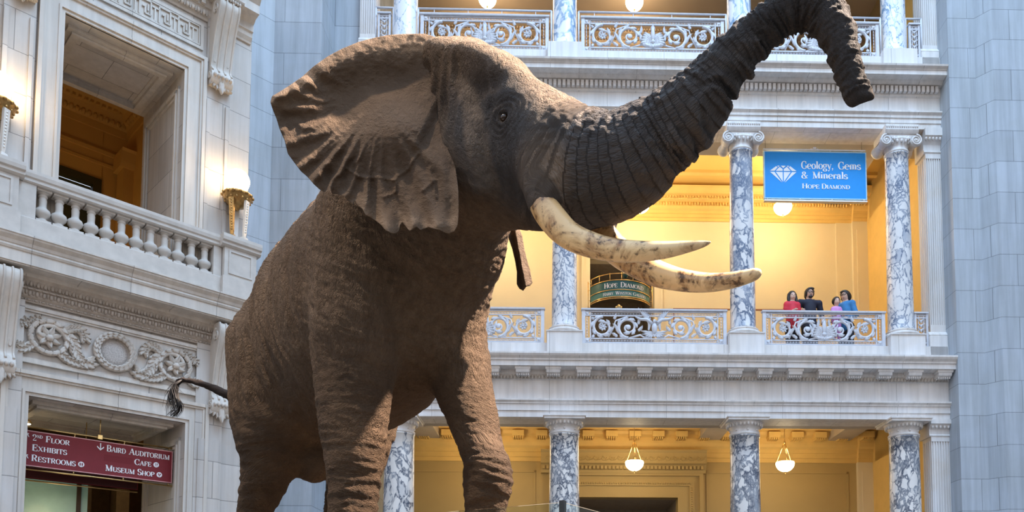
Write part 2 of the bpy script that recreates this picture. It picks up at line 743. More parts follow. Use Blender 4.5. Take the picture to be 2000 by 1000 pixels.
M = {}
M['stone'] = stone('pale_marble_ashlar', (.62, .605, .585), 1.15, .66)
M['stone_left'] = stone('warm_pale_marble', (.53, .50, .47), 1.0, .62)
M['stone_trim'] = stone('carved_pale_marble', (.61, .57, .52), 1.3, 50.0, .55, .05, .12)
M['stone_pier'] = stone('shade_darkened_marble_ashlar', (.42, .46, .51), 1.5, .66, .5, .07, .14, (1.0, 1.0, .97))  # same marble as the walls, its weaker light put into the colour
M['stone_rear'] = stone('grey_marble_entablature', (.74, .72, .71), 1.22, 50.0, .6, .04, .12)
M['carved'] = plain('carved_ornament_stone', (.56, .50, .44), .7, 0, .12, 7)
M['carved_dark'] = plain('weathered_ornament_stone', (.42, .36, .305), .75, 0, .15, 9)
M['baluster'] = plain('turned_baluster_stone', (.54, .50, .455), .6, 0, .10, 6)
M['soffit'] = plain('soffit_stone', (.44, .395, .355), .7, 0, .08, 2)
M['iron'] = plain('grey_painted_cast_iron', (.60, .61, .66), .5, 0, .07, 12)
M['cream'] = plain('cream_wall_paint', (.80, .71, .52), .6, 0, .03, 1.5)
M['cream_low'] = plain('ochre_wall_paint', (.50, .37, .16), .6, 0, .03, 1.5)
M['gold_trim'] = plain('yellow_painted_plaster', (.80, .56, .20), .6, 0, .05, 3)
M['gold_ceiling'] = plain('golden_ceiling_paint', (.84, .60, .20), .6, 0, .03, 1)
M['tan_ceiling'] = plain('tan_ceiling_paint', (.50, .38, .26), .6, 0, .03, 1)
M['dark_door'] = plain('dark_doorway', (.10, .085, .06), .6)
M['brass'] = plain('polished_brass', (.78, .55, .24), .28, 1.0, .15, 14)
M['bronze'] = plain('gilded_bronze', (.42, .25, .09), .35, .9, .35, 18, .3)
M['silver'] = plain('brushed_aluminium', (.75, .74, .74), .35, .9, .05)
M['steel'] = plain('pale_lamp_leg_enamel', (.72, .70, .66), .35, .3, .05)
M['black'] = plain('black_metal', (.015, .015, .017), .4)
M['blue'] = plain('blue_sign_face', (.002, .30, .84), .55, 0, .03)
M['pale_blue'] = plain('pale_blue_edge', (.42, .68, .86), .4)
M['white'] = plain('white_lettering', (.88, .89, .92), .4, 0, .02)
M['maroon'] = plain('maroon_sign_face', (.19, .008, .015), .6, 0, .05)
M['maroon_patch'] = plain('darker_red_patch', (.165, .001, .007), .6, 0, .03)
M['maroon_dark'] = plain('dark_maroon_board', (.05, .006, .008), .4)
M['rose'] = plain('rose_sign_edge', (.62, .30, .30), .4)
M['green'] = plain('dark_green_sign_face', (.012, .105, .105), .35, 0, .06)
M['green_light'] = plain('teal_sign_band', (.05, .20, .185), .35, 0, .06)
M['teal_glass'] = plain('pale_green_etched_glass', (.36, .62, .58), .2, 0, .12, 2.5)
M['marble2'] = [breccia('veined_white_blue_marble', (.76, .75, .75), (.36, .40, .48), (.085, .125, .21), sc, lo, hi, sd, ro) for sc, lo, hi, sd, ro in ((7.5, .04, .22, 1.0, .7), (5.0, .05, .34, 4.3, .25), (6.5, .03, .20, 8.2, .9))]
M['marble1'] = [breccia('dark_veined_breccia_marble', (.80, .77, .74), (.33, .36, .41), (.045, .065, .11), sc, lo, hi, sd, ro) for sc, lo, hi, sd, ro in ((5.0, .03, .22, 2.0, .6), (8.0, .03, .24, 5.1, .5), (5.0, .05, .42, 9.4, .3), (6.0, .04, .26, 12.2, .8))]
M['marble3'] = [breccia('light_blue_veined_marble', (.86, .88, .91), (.48, .58, .70), (.14, .27, .45), sc, lo, hi, sd, ro) for sc, lo, hi, sd, ro in ((5.0, .01, .06, 3.0, .6), (2.6, .03, .22, 6.6, .5), (4.0, .02, .16, 10.1, .4), (7.0, .02, .14, 14.8, .7))]
M['tan_wall'] = plain('tan_wall_paint', (.55, .45, .32), .6, 0, .03, 1.5)
M['skin'] = plain('human_skin', (.68, .43, .32), .5, 0, .04)
M['hair'] = plain('near_black_hair', (.012, .009, .009), .45, 0, .2, 40)
M['red_cloth'] = plain('red_cloth', (.62, .025, .05), .7)
M['navy_cloth'] = plain('navy_cloth', (.012, .013, .03), .75)
M['pink_cloth'] = plain('lilac_pink_cloth', (.62, .27, .60), .7)
M['denim'] = plain('blue_denim_cloth', (.035, .19, .42), .75)
M['dark_cloth'] = plain('dark_trouser_cloth', (.02, .02, .03), .8)
M['floor'] = stone('polished_floor_stone', (.22, .19, .16), 1.0, 1.0, .7)
M['plinth'] = plain('dusty_plinth_earth', (.13, .105, .08), .9, 0, .2, 4)


def glow(name, c, s):
    t = NT(name)
    return t.out((.9, .85, .75), .4, 0, None, emit=c, es=s)


M['globe'] = glow('lit_opal_glass', (1.0, .84, .55), 9.0)
M['bowl'] = glow('lit_alabaster_bowl', (1.0, .84, .52), 7.0)
M['downlight'] = glow('lit_ceiling_downlight', (1.0, .86, .62), 8.0)


def glass_mat():
    t = NT('clear_barrier_glass')
    t.b.inputs['Transmission Weight'].default_value = 1.0
    t.b.inputs['Roughness'].default_value = 0.0
    t.b.inputs['IOR'].default_value = 1.1
    t.b.inputs['Base Color'].default_value = (.86, .93, .90, 1)
    return t.m


M['glass'] = glass_mat()


def ivory():
    t = NT('stained_ivory')
    g = t.n('TexCoord')
    ob = g.outputs['Object']
    at_ = t.n('Attribute', _attribute_name='along')
    al = at_.outputs['Fac']
    a = t.noise(ob, 5.0, 6, .65, .6)
    b = t.noise(ob, 24, 4, .6)
    base = t.ramp(al, (0, (.46, .28, .12)), (.2, (.76, .50, .23)), (.6, (.80, .56, .28)), (1, (.70, .50, .27)))
    k = t.mix(base, (.26, .10, .025, 1), t.ramp(a, (.47, (0, 0, 0)), (.66, (.9, .9, .9))))
    k = t.mix(k, (.06, .03, .015, 1), t.ramp(t.math('MULTIPLY', a, b), (.29, (0, 0, 0)), (.37, (.85, .85, .85))))
    return t.out(k, .33, 0, b, .06, .01)


M['ivory'] = ivory()


def hide():
    t = NT('wrinkled_elephant_hide')
    g = t.n('TexCoord')
    ob = g.outputs['Object']
    fl = t.n('Attribute', _attribute_name='flow').outputs['Vector']
    ms = t.n('Attribute', _attribute_name='mask')
    sp = t.n('SeparateXYZ')
    t.set(sp.inputs[0], ms.outputs['Vector'])
    trunk, dust_lit, ear = sp.outputs[0], sp.outputs[1], sp.outputs[2]
    # colour: brown earth-dusted hide with light painted in as paler skin, greyer on the face and trunk
    n1 = t.noise(ob, 1.7, 5, .6, .4)
    n2 = t.noise(fl, 6.0, 5, .6)
    body = t.ramp(n1, (.3, (.058, .035, .020)), (.55, (.092, .056, .032)), (.75, (.125, .078, .045)))
    grey = t.ramp(n1, (.3, (.052, .045, .042)), (.7, (.090, .078, .071)))
    dust_lit_tone = t.ramp(n2, (.3, (.19, .130, .084)), (.7, (.31, .218, .145)))
    k = t.mix(body, grey, trunk)
    k = t.mix(k, dust_lit_tone, t.math('MULTIPLY', dust_lit, t.ramp(n2, (.15, (.55, .55, .55)), (.7, (1, 1, 1)))))
    # fine creases: cells and stretched flow lines
    fn = t.n('TexNoise', Scale=3.0, Detail=3.0)
    t.set(fn.inputs['Vector'], fl)
    wv = t.n('VectorMath', _operation='MULTIPLY_ADD')
    t.set(wv.inputs[0], fn.outputs['Color'])
    wv.inputs[1].default_value = (.35, .35, .35)
    t.set(wv.inputs[2], fl)
    c1 = t.n('TexVoronoi', _feature='DISTANCE_TO_EDGE', Scale=13.0)
    t.set(c1.inputs['Vector'], wv)
    c2 = t.n('TexVoronoi', _feature='DISTANCE_TO_EDGE', Scale=36.0)
    t.set(c2.inputs['Vector'], wv)
    r1 = t.ramp(c1.outputs[0], (0, (0, 0, 0)), (.10, (.75, .75, .75)), (.4, (1, 1, 1)))
    r2 = t.ramp(c2.outputs[0], (0, (0, 0, 0)), (.15, (.8, .8, .8)), (.5, (1, 1, 1)))
    n3 = t.noise(fl, 20, 6, .7)
    n4 = t.noise(ob, 90, 3, .6)

    def crease(sc, dist):
        f = t.noise(fl, sc, 2, .5, dist)
        return t.math('POWER', t.math('ABSOLUTE', t.math('MULTIPLY_ADD', f, 2.0, -1.0)), .6)
    w1, w2 = crease(4.2, .5), crease(10.0, .3)
    notear = t.math('SUBTRACT', 1.0, t.math('MULTIPLY', ear, .75))
    h = t.math('ADD', t.math('MULTIPLY', r1, t.math('MULTIPLY_ADD', trunk, -.25, .35)), t.math('MULTIPLY', r2, .35))
    h = t.math('ADD', h, t.math('ADD', t.math('MULTIPLY', w1, 1.5), t.math('MULTIPLY', w2, .9)))
    h = t.math('ADD', t.math('MULTIPLY', h, notear), t.math('MULTIPLY', n3, .75))
    h = t.math('ADD', h, t.math('MULTIPLY', n4, .25))
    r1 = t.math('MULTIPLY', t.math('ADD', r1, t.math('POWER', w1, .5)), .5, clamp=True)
    # darker inside the creases
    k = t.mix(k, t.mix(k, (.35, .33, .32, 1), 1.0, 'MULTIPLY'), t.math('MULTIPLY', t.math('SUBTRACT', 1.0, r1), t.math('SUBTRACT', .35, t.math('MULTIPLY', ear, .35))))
    t.b.inputs['Specular IOR Level'].default_value = .18
    k = t.mix(k, (.022, .016, .014, 1), t.n('Attribute', _attribute_name='tail_shade').outputs['Fac'])
    return t.out(k, .80, 0, h, .85, .022)


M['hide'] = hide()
M['tail_hair'] = plain('black_tail_bristle', (.012, .009, .008), .55)
M['eye'] = plain('dark_amber_eye', (.030, .016, .008), .12)


# ================================================================== REAR ARCADE (local x along, y inward)
XC = [-3.74, -0.30, 3.51, 6.92]            # column axes
XL, XR = -4.69, 7.83                       # ends of the arcade between its piers


def plan_prism(mb, pts, z0, z1):
    n = len(pts)
    v = [(x, y, z0) for x, y in pts] + [(x, y, z1) for x, y in pts]
    f = [tuple(range(n)), tuple(range(n, 2 * n))] + [(i, (i + 1) % n, (i + 1) % n + n, i + n) for i in range(n)]
    return mb.add(v, f)


structure('floor', MB().box(-14, 16, -6, 26, -.2, 0), M['floor'])

# piers of coursed stone either side of the arcade
structure('wall_pier_left', plan_prism(MB(), [(-4.62, 4.4), (-4.62, .0), (-5.255, .0), (-5.255, -.95), (-6.2, -.95), (-7.02, -1.77), (-9.5, .71), (-9.5, 4.4)], 0, 20), M['stone_pier'], REAR)
c50, s50 = math.cos(math.radians(50)), math.sin(math.radians(50))
structure('wall_pier_right', plan_prism(MB(), [(7.83, 4.4), (7.83, -.6), (8.40, -.6), (8.40 + .36 * c50, -.6 - .36 * s50), (9.6, -.6 - .36 * s50), (12.5, -3.5), (12.5, 4.4)], 0, 20), M['stone_pier'], REAR)


def cornice_lower():
    mb = MB()
    # architrave with two fasciae and a crowning fillet
    mb.prof([(-.20, 5.95), (-.20, 6.08), (-.225, 6.085), (-.225, 6.215), (-.25, 6.225), (-.25, 6.25), (-.29, 6.285), (-.29, 6.315), (-.18, 6.33), (.42, 6.33), (.42, 5.95)], XL, XR)
    # frieze
    mb.prof([(-.18, 6.32), (-.18, 6.74), (.42, 6.74), (.42, 6.32)], XL, XR)
    # bed mould, soffit, corona and crown
    mb.prof([(-.18, 6.73), (-.20, 6.745), (-.235, 6.84), (-.25, 6.86), (-.25, 6.93), (-.52, 6.94), (-.52, 7.04), (-.545, 7.05), (-.55, 7.085), (-.60, 7.13), (-.62, 7.165), (-.62, 7.20), (.42, 7.22), (.42, 6.73)], XL, XR)
    return mb


structure('trim_1', cornice_lower(), M['stone_rear'], REAR)
mb = MB()
x = XL + .05
while x < XR - .05:                                    # carved leaf-and-dart band
    mb.blob((x, -.235, 6.79), (.030, .03, .05), 6, 4)
    mb.blob((x + .036, -.225, 6.775), (.010, .03, .035), 5, 4)
    x += .072
structure('trim_2', mb, M['carved'], REAR)


def modillion():
    m = MB()
    m.prof([(-.20, 6.935), (-.20, 6.80), (-.40, 6.805), (-.45, 6.825), (-.465, 6.87), (-.465, 6.935)], -.14, .14)
    m.prof([(-.20, 6.938), (-.20, 6.885), (-.475, 6.885), (-.488, 6.938)], -.162, .162)
    for k in range(6):
        m.lathe([(.001, 6.768), (.017, 6.771), (.012, 6.81)], -.115 + k * .046, -.40, 8)
        m.lathe([(.001, 6.768), (.017, 6.771), (.012, 6.81)], -.115 + k * .046, -.31, 8)
    return m


mb = MB()
x = -4.30
while x < XR:
    q = modillion()
    mb.add([(a + x, b, c) for a, b, c in q.v], q.f)
    x += .628
structure('trim_3', mb, M['stone_rear'], REAR)


def cornice_upper():
    mb = MB()
    mb.prof([(-.18, 12.32), (-.18, 12.44), (-.20, 12.445), (-.20, 12.545), (-.225, 12.55), (-.225, 12.61), (-.27, 12.65), (-.27, 12.68), (-.16, 12.70), (.42, 12.70), (.42, 12.32)], XL, XR)
    mb.prof([(-.16, 12.69), (-.16, 13.03), (-.19, 13.05), (-.20, 13.085), (-.20, 13.235), (-.29, 13.25), (-.34, 13.29), (-.36, 13.31), (-.52, 13.315), (-.52, 13.405), (-.535, 13.415), (-.54, 13.43), (-.59, 13.465), (-.60, 13.50), (.42, 13.52), (.42, 12.69)], XL, XR)
    return mb


structure('trim_4', cornice_upper(), M['stone_rear'], REAR)
mb = MB()
x = XL + .03
while x < XR - .05:
    mb.box(x, x + .062, -.285, -.19, 13.10, 13.225)
    x += .098
structure('trim_5', mb, M['stone_rear'], REAR)


def plinth_course(z0, zc, zt):
    mb = MB()
    mb.box(XL, XR, -.22, .25, z0, zc)
    for x in XC:
        mb.box(x - .37, x + .37, -.36, .36, z0 + .002, zt, .012)
    return mb


structure('trim_6', plinth_course(7.20, 7.52, 7.74), M['stone_rear'], REAR)
structure('trim_7', plinth_course(13.50, 13.92, 14.02), M['stone_rear'], REAR)

# galleries behind the columns
GY = 4.1
wl_ = MB()
wl_.box(XL - 2, -.0, GY, GY + .3, 0, 7.0).box(2.70, XR + 2, GY, GY + .3, 0, 7.0).box(-.0, 2.70, GY, GY + .3, 4.95, 7.0)
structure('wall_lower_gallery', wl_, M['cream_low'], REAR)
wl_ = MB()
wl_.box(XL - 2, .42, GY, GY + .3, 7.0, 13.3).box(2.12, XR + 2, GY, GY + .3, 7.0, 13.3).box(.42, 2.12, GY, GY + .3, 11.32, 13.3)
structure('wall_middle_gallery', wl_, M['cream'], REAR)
structure('wall_upper_gallery', MB().box(XL - 2, XR + 2, GY, GY + .3, 13.3, 18.2), M['tan_wall'], REAR)
structure('ceiling_lower_gallery', MB().box(XL - 2, XR + 2, .3, GY + .3, 6.92, 7.18), M['gold_ceiling'], REAR)
structure('ceiling_middle_gallery', MB().box(XL - 2, XR + 2, .3, GY + .3, 13.30, 13.48), M['gold_ceiling'], REAR)
structure('ceiling_upper_gallery', MB().box(XL - 2, XR + 2, -.2, GY + .3, 17.75, 18.0), M['tan_ceiling'], REAR)
# dark rooms behind the two doorways
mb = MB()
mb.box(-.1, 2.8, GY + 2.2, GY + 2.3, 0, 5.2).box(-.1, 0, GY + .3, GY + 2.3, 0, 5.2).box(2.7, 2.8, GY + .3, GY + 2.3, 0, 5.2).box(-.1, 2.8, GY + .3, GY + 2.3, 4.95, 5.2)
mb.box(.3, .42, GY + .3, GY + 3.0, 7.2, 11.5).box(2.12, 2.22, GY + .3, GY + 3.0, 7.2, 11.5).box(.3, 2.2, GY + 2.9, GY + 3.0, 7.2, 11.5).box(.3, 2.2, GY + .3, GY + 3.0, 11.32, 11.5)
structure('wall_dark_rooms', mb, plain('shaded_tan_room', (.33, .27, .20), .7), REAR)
# end walls
mb = MB()
mb.box(XR - .02, XR + .3, .42, GY, 0, 18).box(XL - .3, XL + .02, .3, GY, 0, 18)
structure('wall_gallery_ends', mb, M['gold_trim'], REAR)


def wall_cornice(z, s=1.0, mut=False):
    """plaster cornice crowning a gallery wall; z = its top"""
    mb = MB()
    p = [(0, -.78), (-.03, -.78), (-.03, -.70), (-.05, -.69), (-.05, -.60), (-.07, -.59), (-.07, -.52), (-.11, -.48), (-.12, -.42), (-.12, -.30), (-.20, -.26), (-.22, -.20), (-.34, -.18), (-.36, -.12), (-.40, -.06), (-.42, 0), (0, 0)]
    P = [(GY + a * s, z + b * s) for a, b in p]
    brk = [(XL, -.0), (7.42, .0)]
    mb.prof(P, XL, 7.42)
    mb.prof([(a - (.12 if a < GY - .001 else 0), b) for a, b in P], 7.42, XR)
    # return along the right end
    mb2 = MB().prof([(-(XR - .02) + (a - GY), b) for a, b in P], .42, GY - .3)
    mb.add([(-b_, a_, c_) for a_, b_, c_ in mb2.v], mb2.f)
    x = XL + .1
    if mut:
        while x < XR - .2:
            yo = -.12 if x > 7.3 else 0
            mb.box(x, x + .30, GY - .34 * s + yo, GY - .10 * s + yo, z - .33 * s, z - .22 * s)
            for k in range(5):
                mb.box(x + .02 + k * .055, x + .05 + k * .055, GY - .30 * s + yo, GY - .12 * s + yo, z - .37 * s, z - .33 * s)
            x += .60
    else:
        while x < XR - .1:
            yo = -.12 if x > 7.3 else 0
            mb.blob((x, GY - .14 * s + yo, z - .36 * s), (.026, .04, .05), 6, 4)
            mb.box(x - .02, x + .02, GY - .26 * s + yo, GY - .2 * s + yo, z - .245 * s, z - .20 * s)
            x += .075
    return mb


structure('trim_8', wall_cornice(6.90, 1.30, True), M['gold_trim'], REAR)
structure('trim_9', wall_cornice(13.16, 1.0), M['gold_trim'], REAR)
structure('trim_10', wall_cornice(17.75, 1.15), M['tan_ceiling'], REAR)
# ceiling border mouldings, the beam over each arcade and wall piers inside
mb = MB()
for z in (6.92, 13.30):
    mb.prof([(.42, z), (.42, z - .14), (.50, z - .16), (.56, z - .09), (.64, z - .06), (.66, z)], XL, XR)
    mb.prof([(GY - .9, z), (GY - .9, z - .08), (GY - .8, z - .1), (GY - .72, z - .04), (GY - .7, z)], XL, XR)
structure('trim_11', mb, M['gold_trim'], REAR)
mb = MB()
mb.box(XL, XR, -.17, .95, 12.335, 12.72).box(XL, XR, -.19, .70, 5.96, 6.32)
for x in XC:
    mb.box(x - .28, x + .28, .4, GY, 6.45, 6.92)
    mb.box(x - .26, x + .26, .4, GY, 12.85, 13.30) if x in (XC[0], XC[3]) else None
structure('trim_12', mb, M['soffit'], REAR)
mb = MB()
for z0, z1, wx in ((0, 5.9, (7.42, 8.2)), (7.2, 12.4, (7.42, 8.2))):
    mb.box(wx[0], wx[1], GY - .13, GY + .01, z0, z1)
    mb.box(wx[0] + .1, wx[1] - .1, GY - .15, GY - .12, z0 + .8, z1 - .25)
mb.box(7.0, 7.44, GY - .03, GY + .01, 7.2, 12.38)
mb.box(4.1, 4.16, GY - .02, GY, 7.3, 8.55)
structure('trim_13', mb, M['cream'], REAR)
# panel mouldings of the lower wall
mb = MB()
for xa, xb in ((3.45, 7.2), (-4.4, -1.0)):
    mb.box(xa, xb, GY - .025, GY, 5.60, 5.66).box(xa, xa + .05, GY - .025, GY, .9, 5.66).box(xb - .05, xb, GY - .025, GY, .9, 5.66)
structure('trim_26', mb, M['cream_low'], REAR)

# fluted pilasters at both ends
def pilaster(x0, x1, z0, z1, y):
    mb = MB()
    mb.box(x0, x1, y + .02, y + .4, z0, z1)
    n = 7
    wd = (x1 - x0)
    for k in range(n + 1):
        xx = x0 + wd * k / n
        mb.box(max(x0, xx - wd / n * .22), min(x1, xx + wd / n * .22), y - .005, y + .03, z0 + .15, z1 - .1)
    mb.box(x0, x1, y - .01, y + .03, z1 - .12, z1).box(x0, x1, y - .01, y + .03, z0, z0 + .16)
    # narrow return on the reveal side
    for k in range(4):
        mb.box(x0 - .012, x0 + .01, y + .05 + k * .09, y + .09 + k * .09, z0 + .15, z1 - .1)
    return mb


mb = pilaster(7.50, 7.83, 7.86, 11.82, -.12)
q = pilaster(7.50, 7.83, 14.1, 18, -.12)
mb.add(q.v, q.f)
q = pilaster(7.44, 7.83, 0, 5.62, -.14)
mb.add(q.v, q.f)
for sgn, z0, zt in ((1, 14.1, 18), (1, 7.86, 12), (1, 0, 5.6)):
    q = pilaster(-4.69, -4.36, z0, zt, -.12)
    mb.add(q.v, q.f)
for z in (7.2, 13.5):
    for xa, xb in ((7.44, 7.83), (-4.70, -4.30)):
        mb.box(xa, xb, -.22, .3, z, z + .56, .01).prof([(-.17, z + .56), (-.20, z + .58), (-.18, z + .62), (-.15, z + .66), (.2, z + .66), (.2, z + .56)], xa, xb)
# caps
mb.prof([(-.12, 11.80), (-.15, 11.83), (-.15, 11.86), (-.12, 11.88), (-.13, 12.0), (-.19, 12.1), (-.21, 12.14), (-.24, 12.16), (-.24, 12.33), (.3, 12.33), (.3, 11.8)], 7.46, 7.83)
mb.prof([(-.14, 5.60), (-.17, 5.62), (-.15, 5.66), (-.15, 5.76), (-.20, 5.82), (-.22, 5.85), (-.25, 5.86), (-.25, 5.95), (.3, 5.95), (.3, 5.6)], 7.40, 7.83)
for k in range(5):
    mb.blob((7.49 + k * .075, -.205, 12.10), (.026, .03, .04), 6, 4)
    mb.blob((7.45 + k * .085, -.20, 5.80), (.03, .03, .04), 6, 4)
structure('trim_14', mb, M['stone_rear'], REAR)

# grand doorway in the lower gallery
mb = MB()
X0, X1, ZT = 0.0, 2.70, 4.95
for i, (a, b, d) in enumerate(((0, .30, .06), (.30, .42, .10), (.42, .56, .05), (.56, .66, .12))):
    mb.box(X0 - b, X0 - a, GY - d, GY + .05, 0, ZT + b).box(X1 + a, X1 + b, GY - d, GY + .05, 0, ZT + b).box(X0 - a, X1 + a, GY - d, GY + .05, ZT + a, ZT + b)
x = X0 - .34
while x < X1 + .36:
    mb.blob((x, GY - .10, ZT + .36), (.022, .03, .03), 6, 4)
    x += .06
z = .4
while z < ZT + .3:
    mb.blob((X0 - .36, GY - .10, z), (.03, .03, .022), 6, 4).blob((X1 + .36, GY - .10, z), (.03, .03, .022), 6, 4)
    z += .06
mb.prof([(GY, ZT + .62), (GY - .14, ZT + .62), (GY - .14, ZT + .70), (GY - .16, ZT + .70), (GY - .22, ZT + .82), (GY - .30, ZT + .85), (GY - .30, ZT + 1.12), (GY - .34, ZT + 1.16), (GY - .34, ZT + 1.2), (GY, ZT + 1.22)], X0 - .86, X1 + .72)
x = X0 - .82
while x < X1 + .66:
    mb.box(x, x + .06, GY - .24, GY - .13, ZT + .71, ZT + .79)
    x += .10
x = X0 - .70
while x < X1 + .5:                                        # running-wave scrolls
    mb.tube([(x + .02 + (.02 + .055 * t) * math.cos(4.6 * t * 1.4), GY - .305, ZT + .98 + (.02 + .055 * t) * math.sin(4.6 * t * 1.4)) for t in np.linspace(0, 1, 12)], .013, 5)
    mb.tube([(x + .05, GY - .305, ZT + .92), (x + .14, GY - .305, ZT + .94), (x + .2, GY - .305, ZT + 1.03)], .011, 5)
    x += .205
o = structure('door_1', mb, M['cream_low'], REAR)
# doorway surround of the middle gallery
mb = MB()
for a, b, d in ((0, .16, .05), (.16, .22, .09)):
    mb.box(.42 - b, .42 - a, GY - d, GY + .05, 7.2, 11.32 + b).box(2.12 + a, 2.12 + b, GY - d, GY + .05, 7.2, 11.32 + b).box(.42 - a, 2.12 + a, GY - d, GY + .05, 11.32 + a, 11.32 + b)
structure('door_2', mb, M['cream'], REAR)


# ------------------------------------------------------------------ columns
def column_base(z0, r):
    return MB().box(-r * 1.42, r * 1.42, -r * 1.42, r * 1.42, z0 - .02, z0).lathe(
        [(r * 1.36, z0), (r * 1.42, z0 + .03), (r * 1.40, z0 + .07), (r * 1.2, z0 + .085), (r * 1.14, z0 + .105), (r * 1.2, z0 + .12), (r * 1.22, z0 + .14), (r * 1.1, z0 + .155), (r * 1.02, z0 + .17)], n=40)


def shaft(z0, z1, r0, r1):
    P = []
    for i in range(14):
        t = i / 13
        P.append((r0 + (r1 - r0) * t ** 1.6, z0 + (z1 - z0) * t))
    P = [(r0 * 1.05, z0), (r0 * 1.05, z0 + .02), (r0 * 1.01, z0 + .04)] + P[1:-1] + [(r1 * 1.01, z1 - .03), (r1 * 1.06, z1 - .02), (r1 * 1.06, z1)]
    return MB().lathe(P, n=48)


def spiral(cx, cz, r, turns, n, y, d=1, a0=PI / 2):
    return [(cx + d * r * (1 - .86 * t) * math.cos(a0 - t * turns * 2 * PI), y, cz + r * (1 - .86 * t) * math.sin(a0 - t * turns * 2 * PI)) for t in np.linspace(0, 1, n)]


def ionic_capital(z0, z1, r):
    mb = MB()
    h = z1 - z0
    mb.lathe([(r, z0), (r * 1.08, z0 + .02), (r * 1.08, z0 + .05), (r, z0 + .07), (r * 1.02, z0 + .14), (r * 1.30, z0 + .24), (r * 1.32, z0 + .27), (r * 1.1, z0 + .28)], n=32)
    for k in range(20):
        a = 2 * PI * k / 20
        mb.blob((r * 1.2 * math.cos(a), r * 1.2 * math.sin(a), z0 + .20), (.03, .03, .05), 6, 4)
    vr = h * .24
    vz = z0 + .20 + .02
    for sx in (-1, 1):
        cx = sx * (r + .085)
        # bolster rolling from front to back
        pts = [(vr, -.27), (vr, -.22), (vr * .72, -.12), (vr * .62, 0), (vr * .72, .12), (vr, .22), (vr, .27)]
        vs, fs = [], []
        n = 20
        for rr, y in pts:
            for k in range(n):
                a = 2 * PI * k / n
                vs.append((cx + rr * math.cos(a), y, vz + rr * math.sin(a)))
        for i in range(len(pts) - 1):
            for k in range(n):
                fs.append((i * n + k, i * n + (k + 1) % n, (i + 1) * n + (k + 1) % n, (i + 1) * n + k))
        fs += [tuple(range(n))[::-1], tuple(range((len(pts) - 1) * n, len(pts) * n))]
        mb.add(vs, fs, True)
        for y in (-.275, .275):
            mb.tube(spiral(cx, vz, vr * .93, 2.2, 34, y, sx), np.linspace(.022, .010, 34), 6)
            mb.blob((cx, y, vz), (.024, .02, .024), 8, 5)
    # canalis linking the volutes, abacus
    mb.prof([(-.27, vz + vr * .25), (-.27, vz + vr), (.27, vz + vr), (.27, vz + vr * .25)], -r - .08, r + .08)
    mb.prof([(-.29, vz + vr), (-.31, vz + vr + .03), (-.33, vz + vr + .07), (-.33, z1), (.33, z1), (.33, vz + vr + .07), (.31, vz + vr + .03), (.29, vz + vr)], -.36, .36)
    for k in range(15):
        mb.blob((-.33 + k * .047, -.33, z1 - .05), (.02, .02, .035), 6, 4)
    for k in range(5):
        mb.blob((-.15 + k * .075, -.275, vz + .03), (.026, .03, .055), 6, 4)
    return mb


def doric_capital(z0, z1, r):
    mb = MB()
    mb.lathe([(r, z0 - .02), (r * 1.07, z0 - .01), (r * 1.07, z0 + .03), (r, z0 + .045), (r * .99, z0 + .12), (r * 1.04, z0 + .13), (r * 1.04, z0 + .15), (r * 1.18, z0 + .2), (r * 1.32, z0 + .245), (r * 1.33, z0 + .255), (r * 1.1, z0 + .26)], n=40)
    for k in range(28):
        a = 2 * PI * k / 28
        mb.blob((r * 1.2 * math.cos(a), r * 1.2 * math.sin(a), z0 + .20), (.03, .03, .048), 6, 4)
    for k in range(8):
        a = PI / 8 + 2 * PI * k / 8 - PI / 2 - PI / 8
        mb.blob((r * math.cos(a), r * math.sin(a), z0 + .085), (.026, .026, .026), 6, 4)
    mb.box(-.42, .42, -.42, .42, z0 + .255, z1 - .03).box(-.44, .44, -.44, .44, z1 - .03, z1)
    return mb


def column(floor, i, label):
    x = XC[i]
    t = thing('marble_column', label, 'column', REAR.at(x, 0, 0), ('ground floor columns', 'middle floor columns', 'top floor columns')[floor])
    if floor == 0:
        shaft(.5, 5.60, .335, .300).build('shaft', M['marble1'][i], t)
        doric_capital(5.62, 5.955, .300).build('capital', M['stone_rear'], t)
        column_base(.32, .335).box(-.48, .48, -.48, .48, 0, .32).build('base', M['stone_rear'], t)
    elif floor == 1:
        shaft(7.90, 11.80, .268, .238).build('shaft', M['marble2'][i - 1], t)
        ionic_capital(11.80, 12.335, .238).build('capital', M['stone_rear'], t)
        column_base(7.74, .268).build('base', M['stone_rear'], t)
    else:
        shaft(14.06, 17.3, .262, .235).build('shaft', M['marble3'][i], t)
        ionic_capital(17.2, 17.745, .235).build('capital', M['stone_rear'], t)
        MB().lathe([(.36, 14.0), (.36, 14.03), (.30, 14.04), (.29, 14.06)], n=40).build('base', M['stone_rear'], t)
    return t


column(0, 0, 'dark-veined marble column glimpsed between the elephant\'s front legs')
column(0, 1, 'ground-floor marble column just right of the elephant\'s raised knee')
column(0, 2, 'ground-floor marble column standing between the two hanging bowl lamps')
column(0, 3, 'ground-floor marble column furthest along the arcade, beside the fluted pilaster')
column(1, 1, 'marble column behind the tusks, left of the curved green sign')
column(1, 2, 'marble column crossed by the tusk tip, left of the blue sign')
column(1, 3, 'marble column right of the blue sign and of the watching family')
column(2, 0, 'top-floor pale marble column rising behind the elephant\'s ear')
column(2, 1, 'top-floor blue-veined marble column between two scrollwork railings above the forehead')
column(2, 2, 'top-floor marble column behind the rising trunk')
column(2, 3, 'top-floor marble column right of the trunk\'s downward curl')


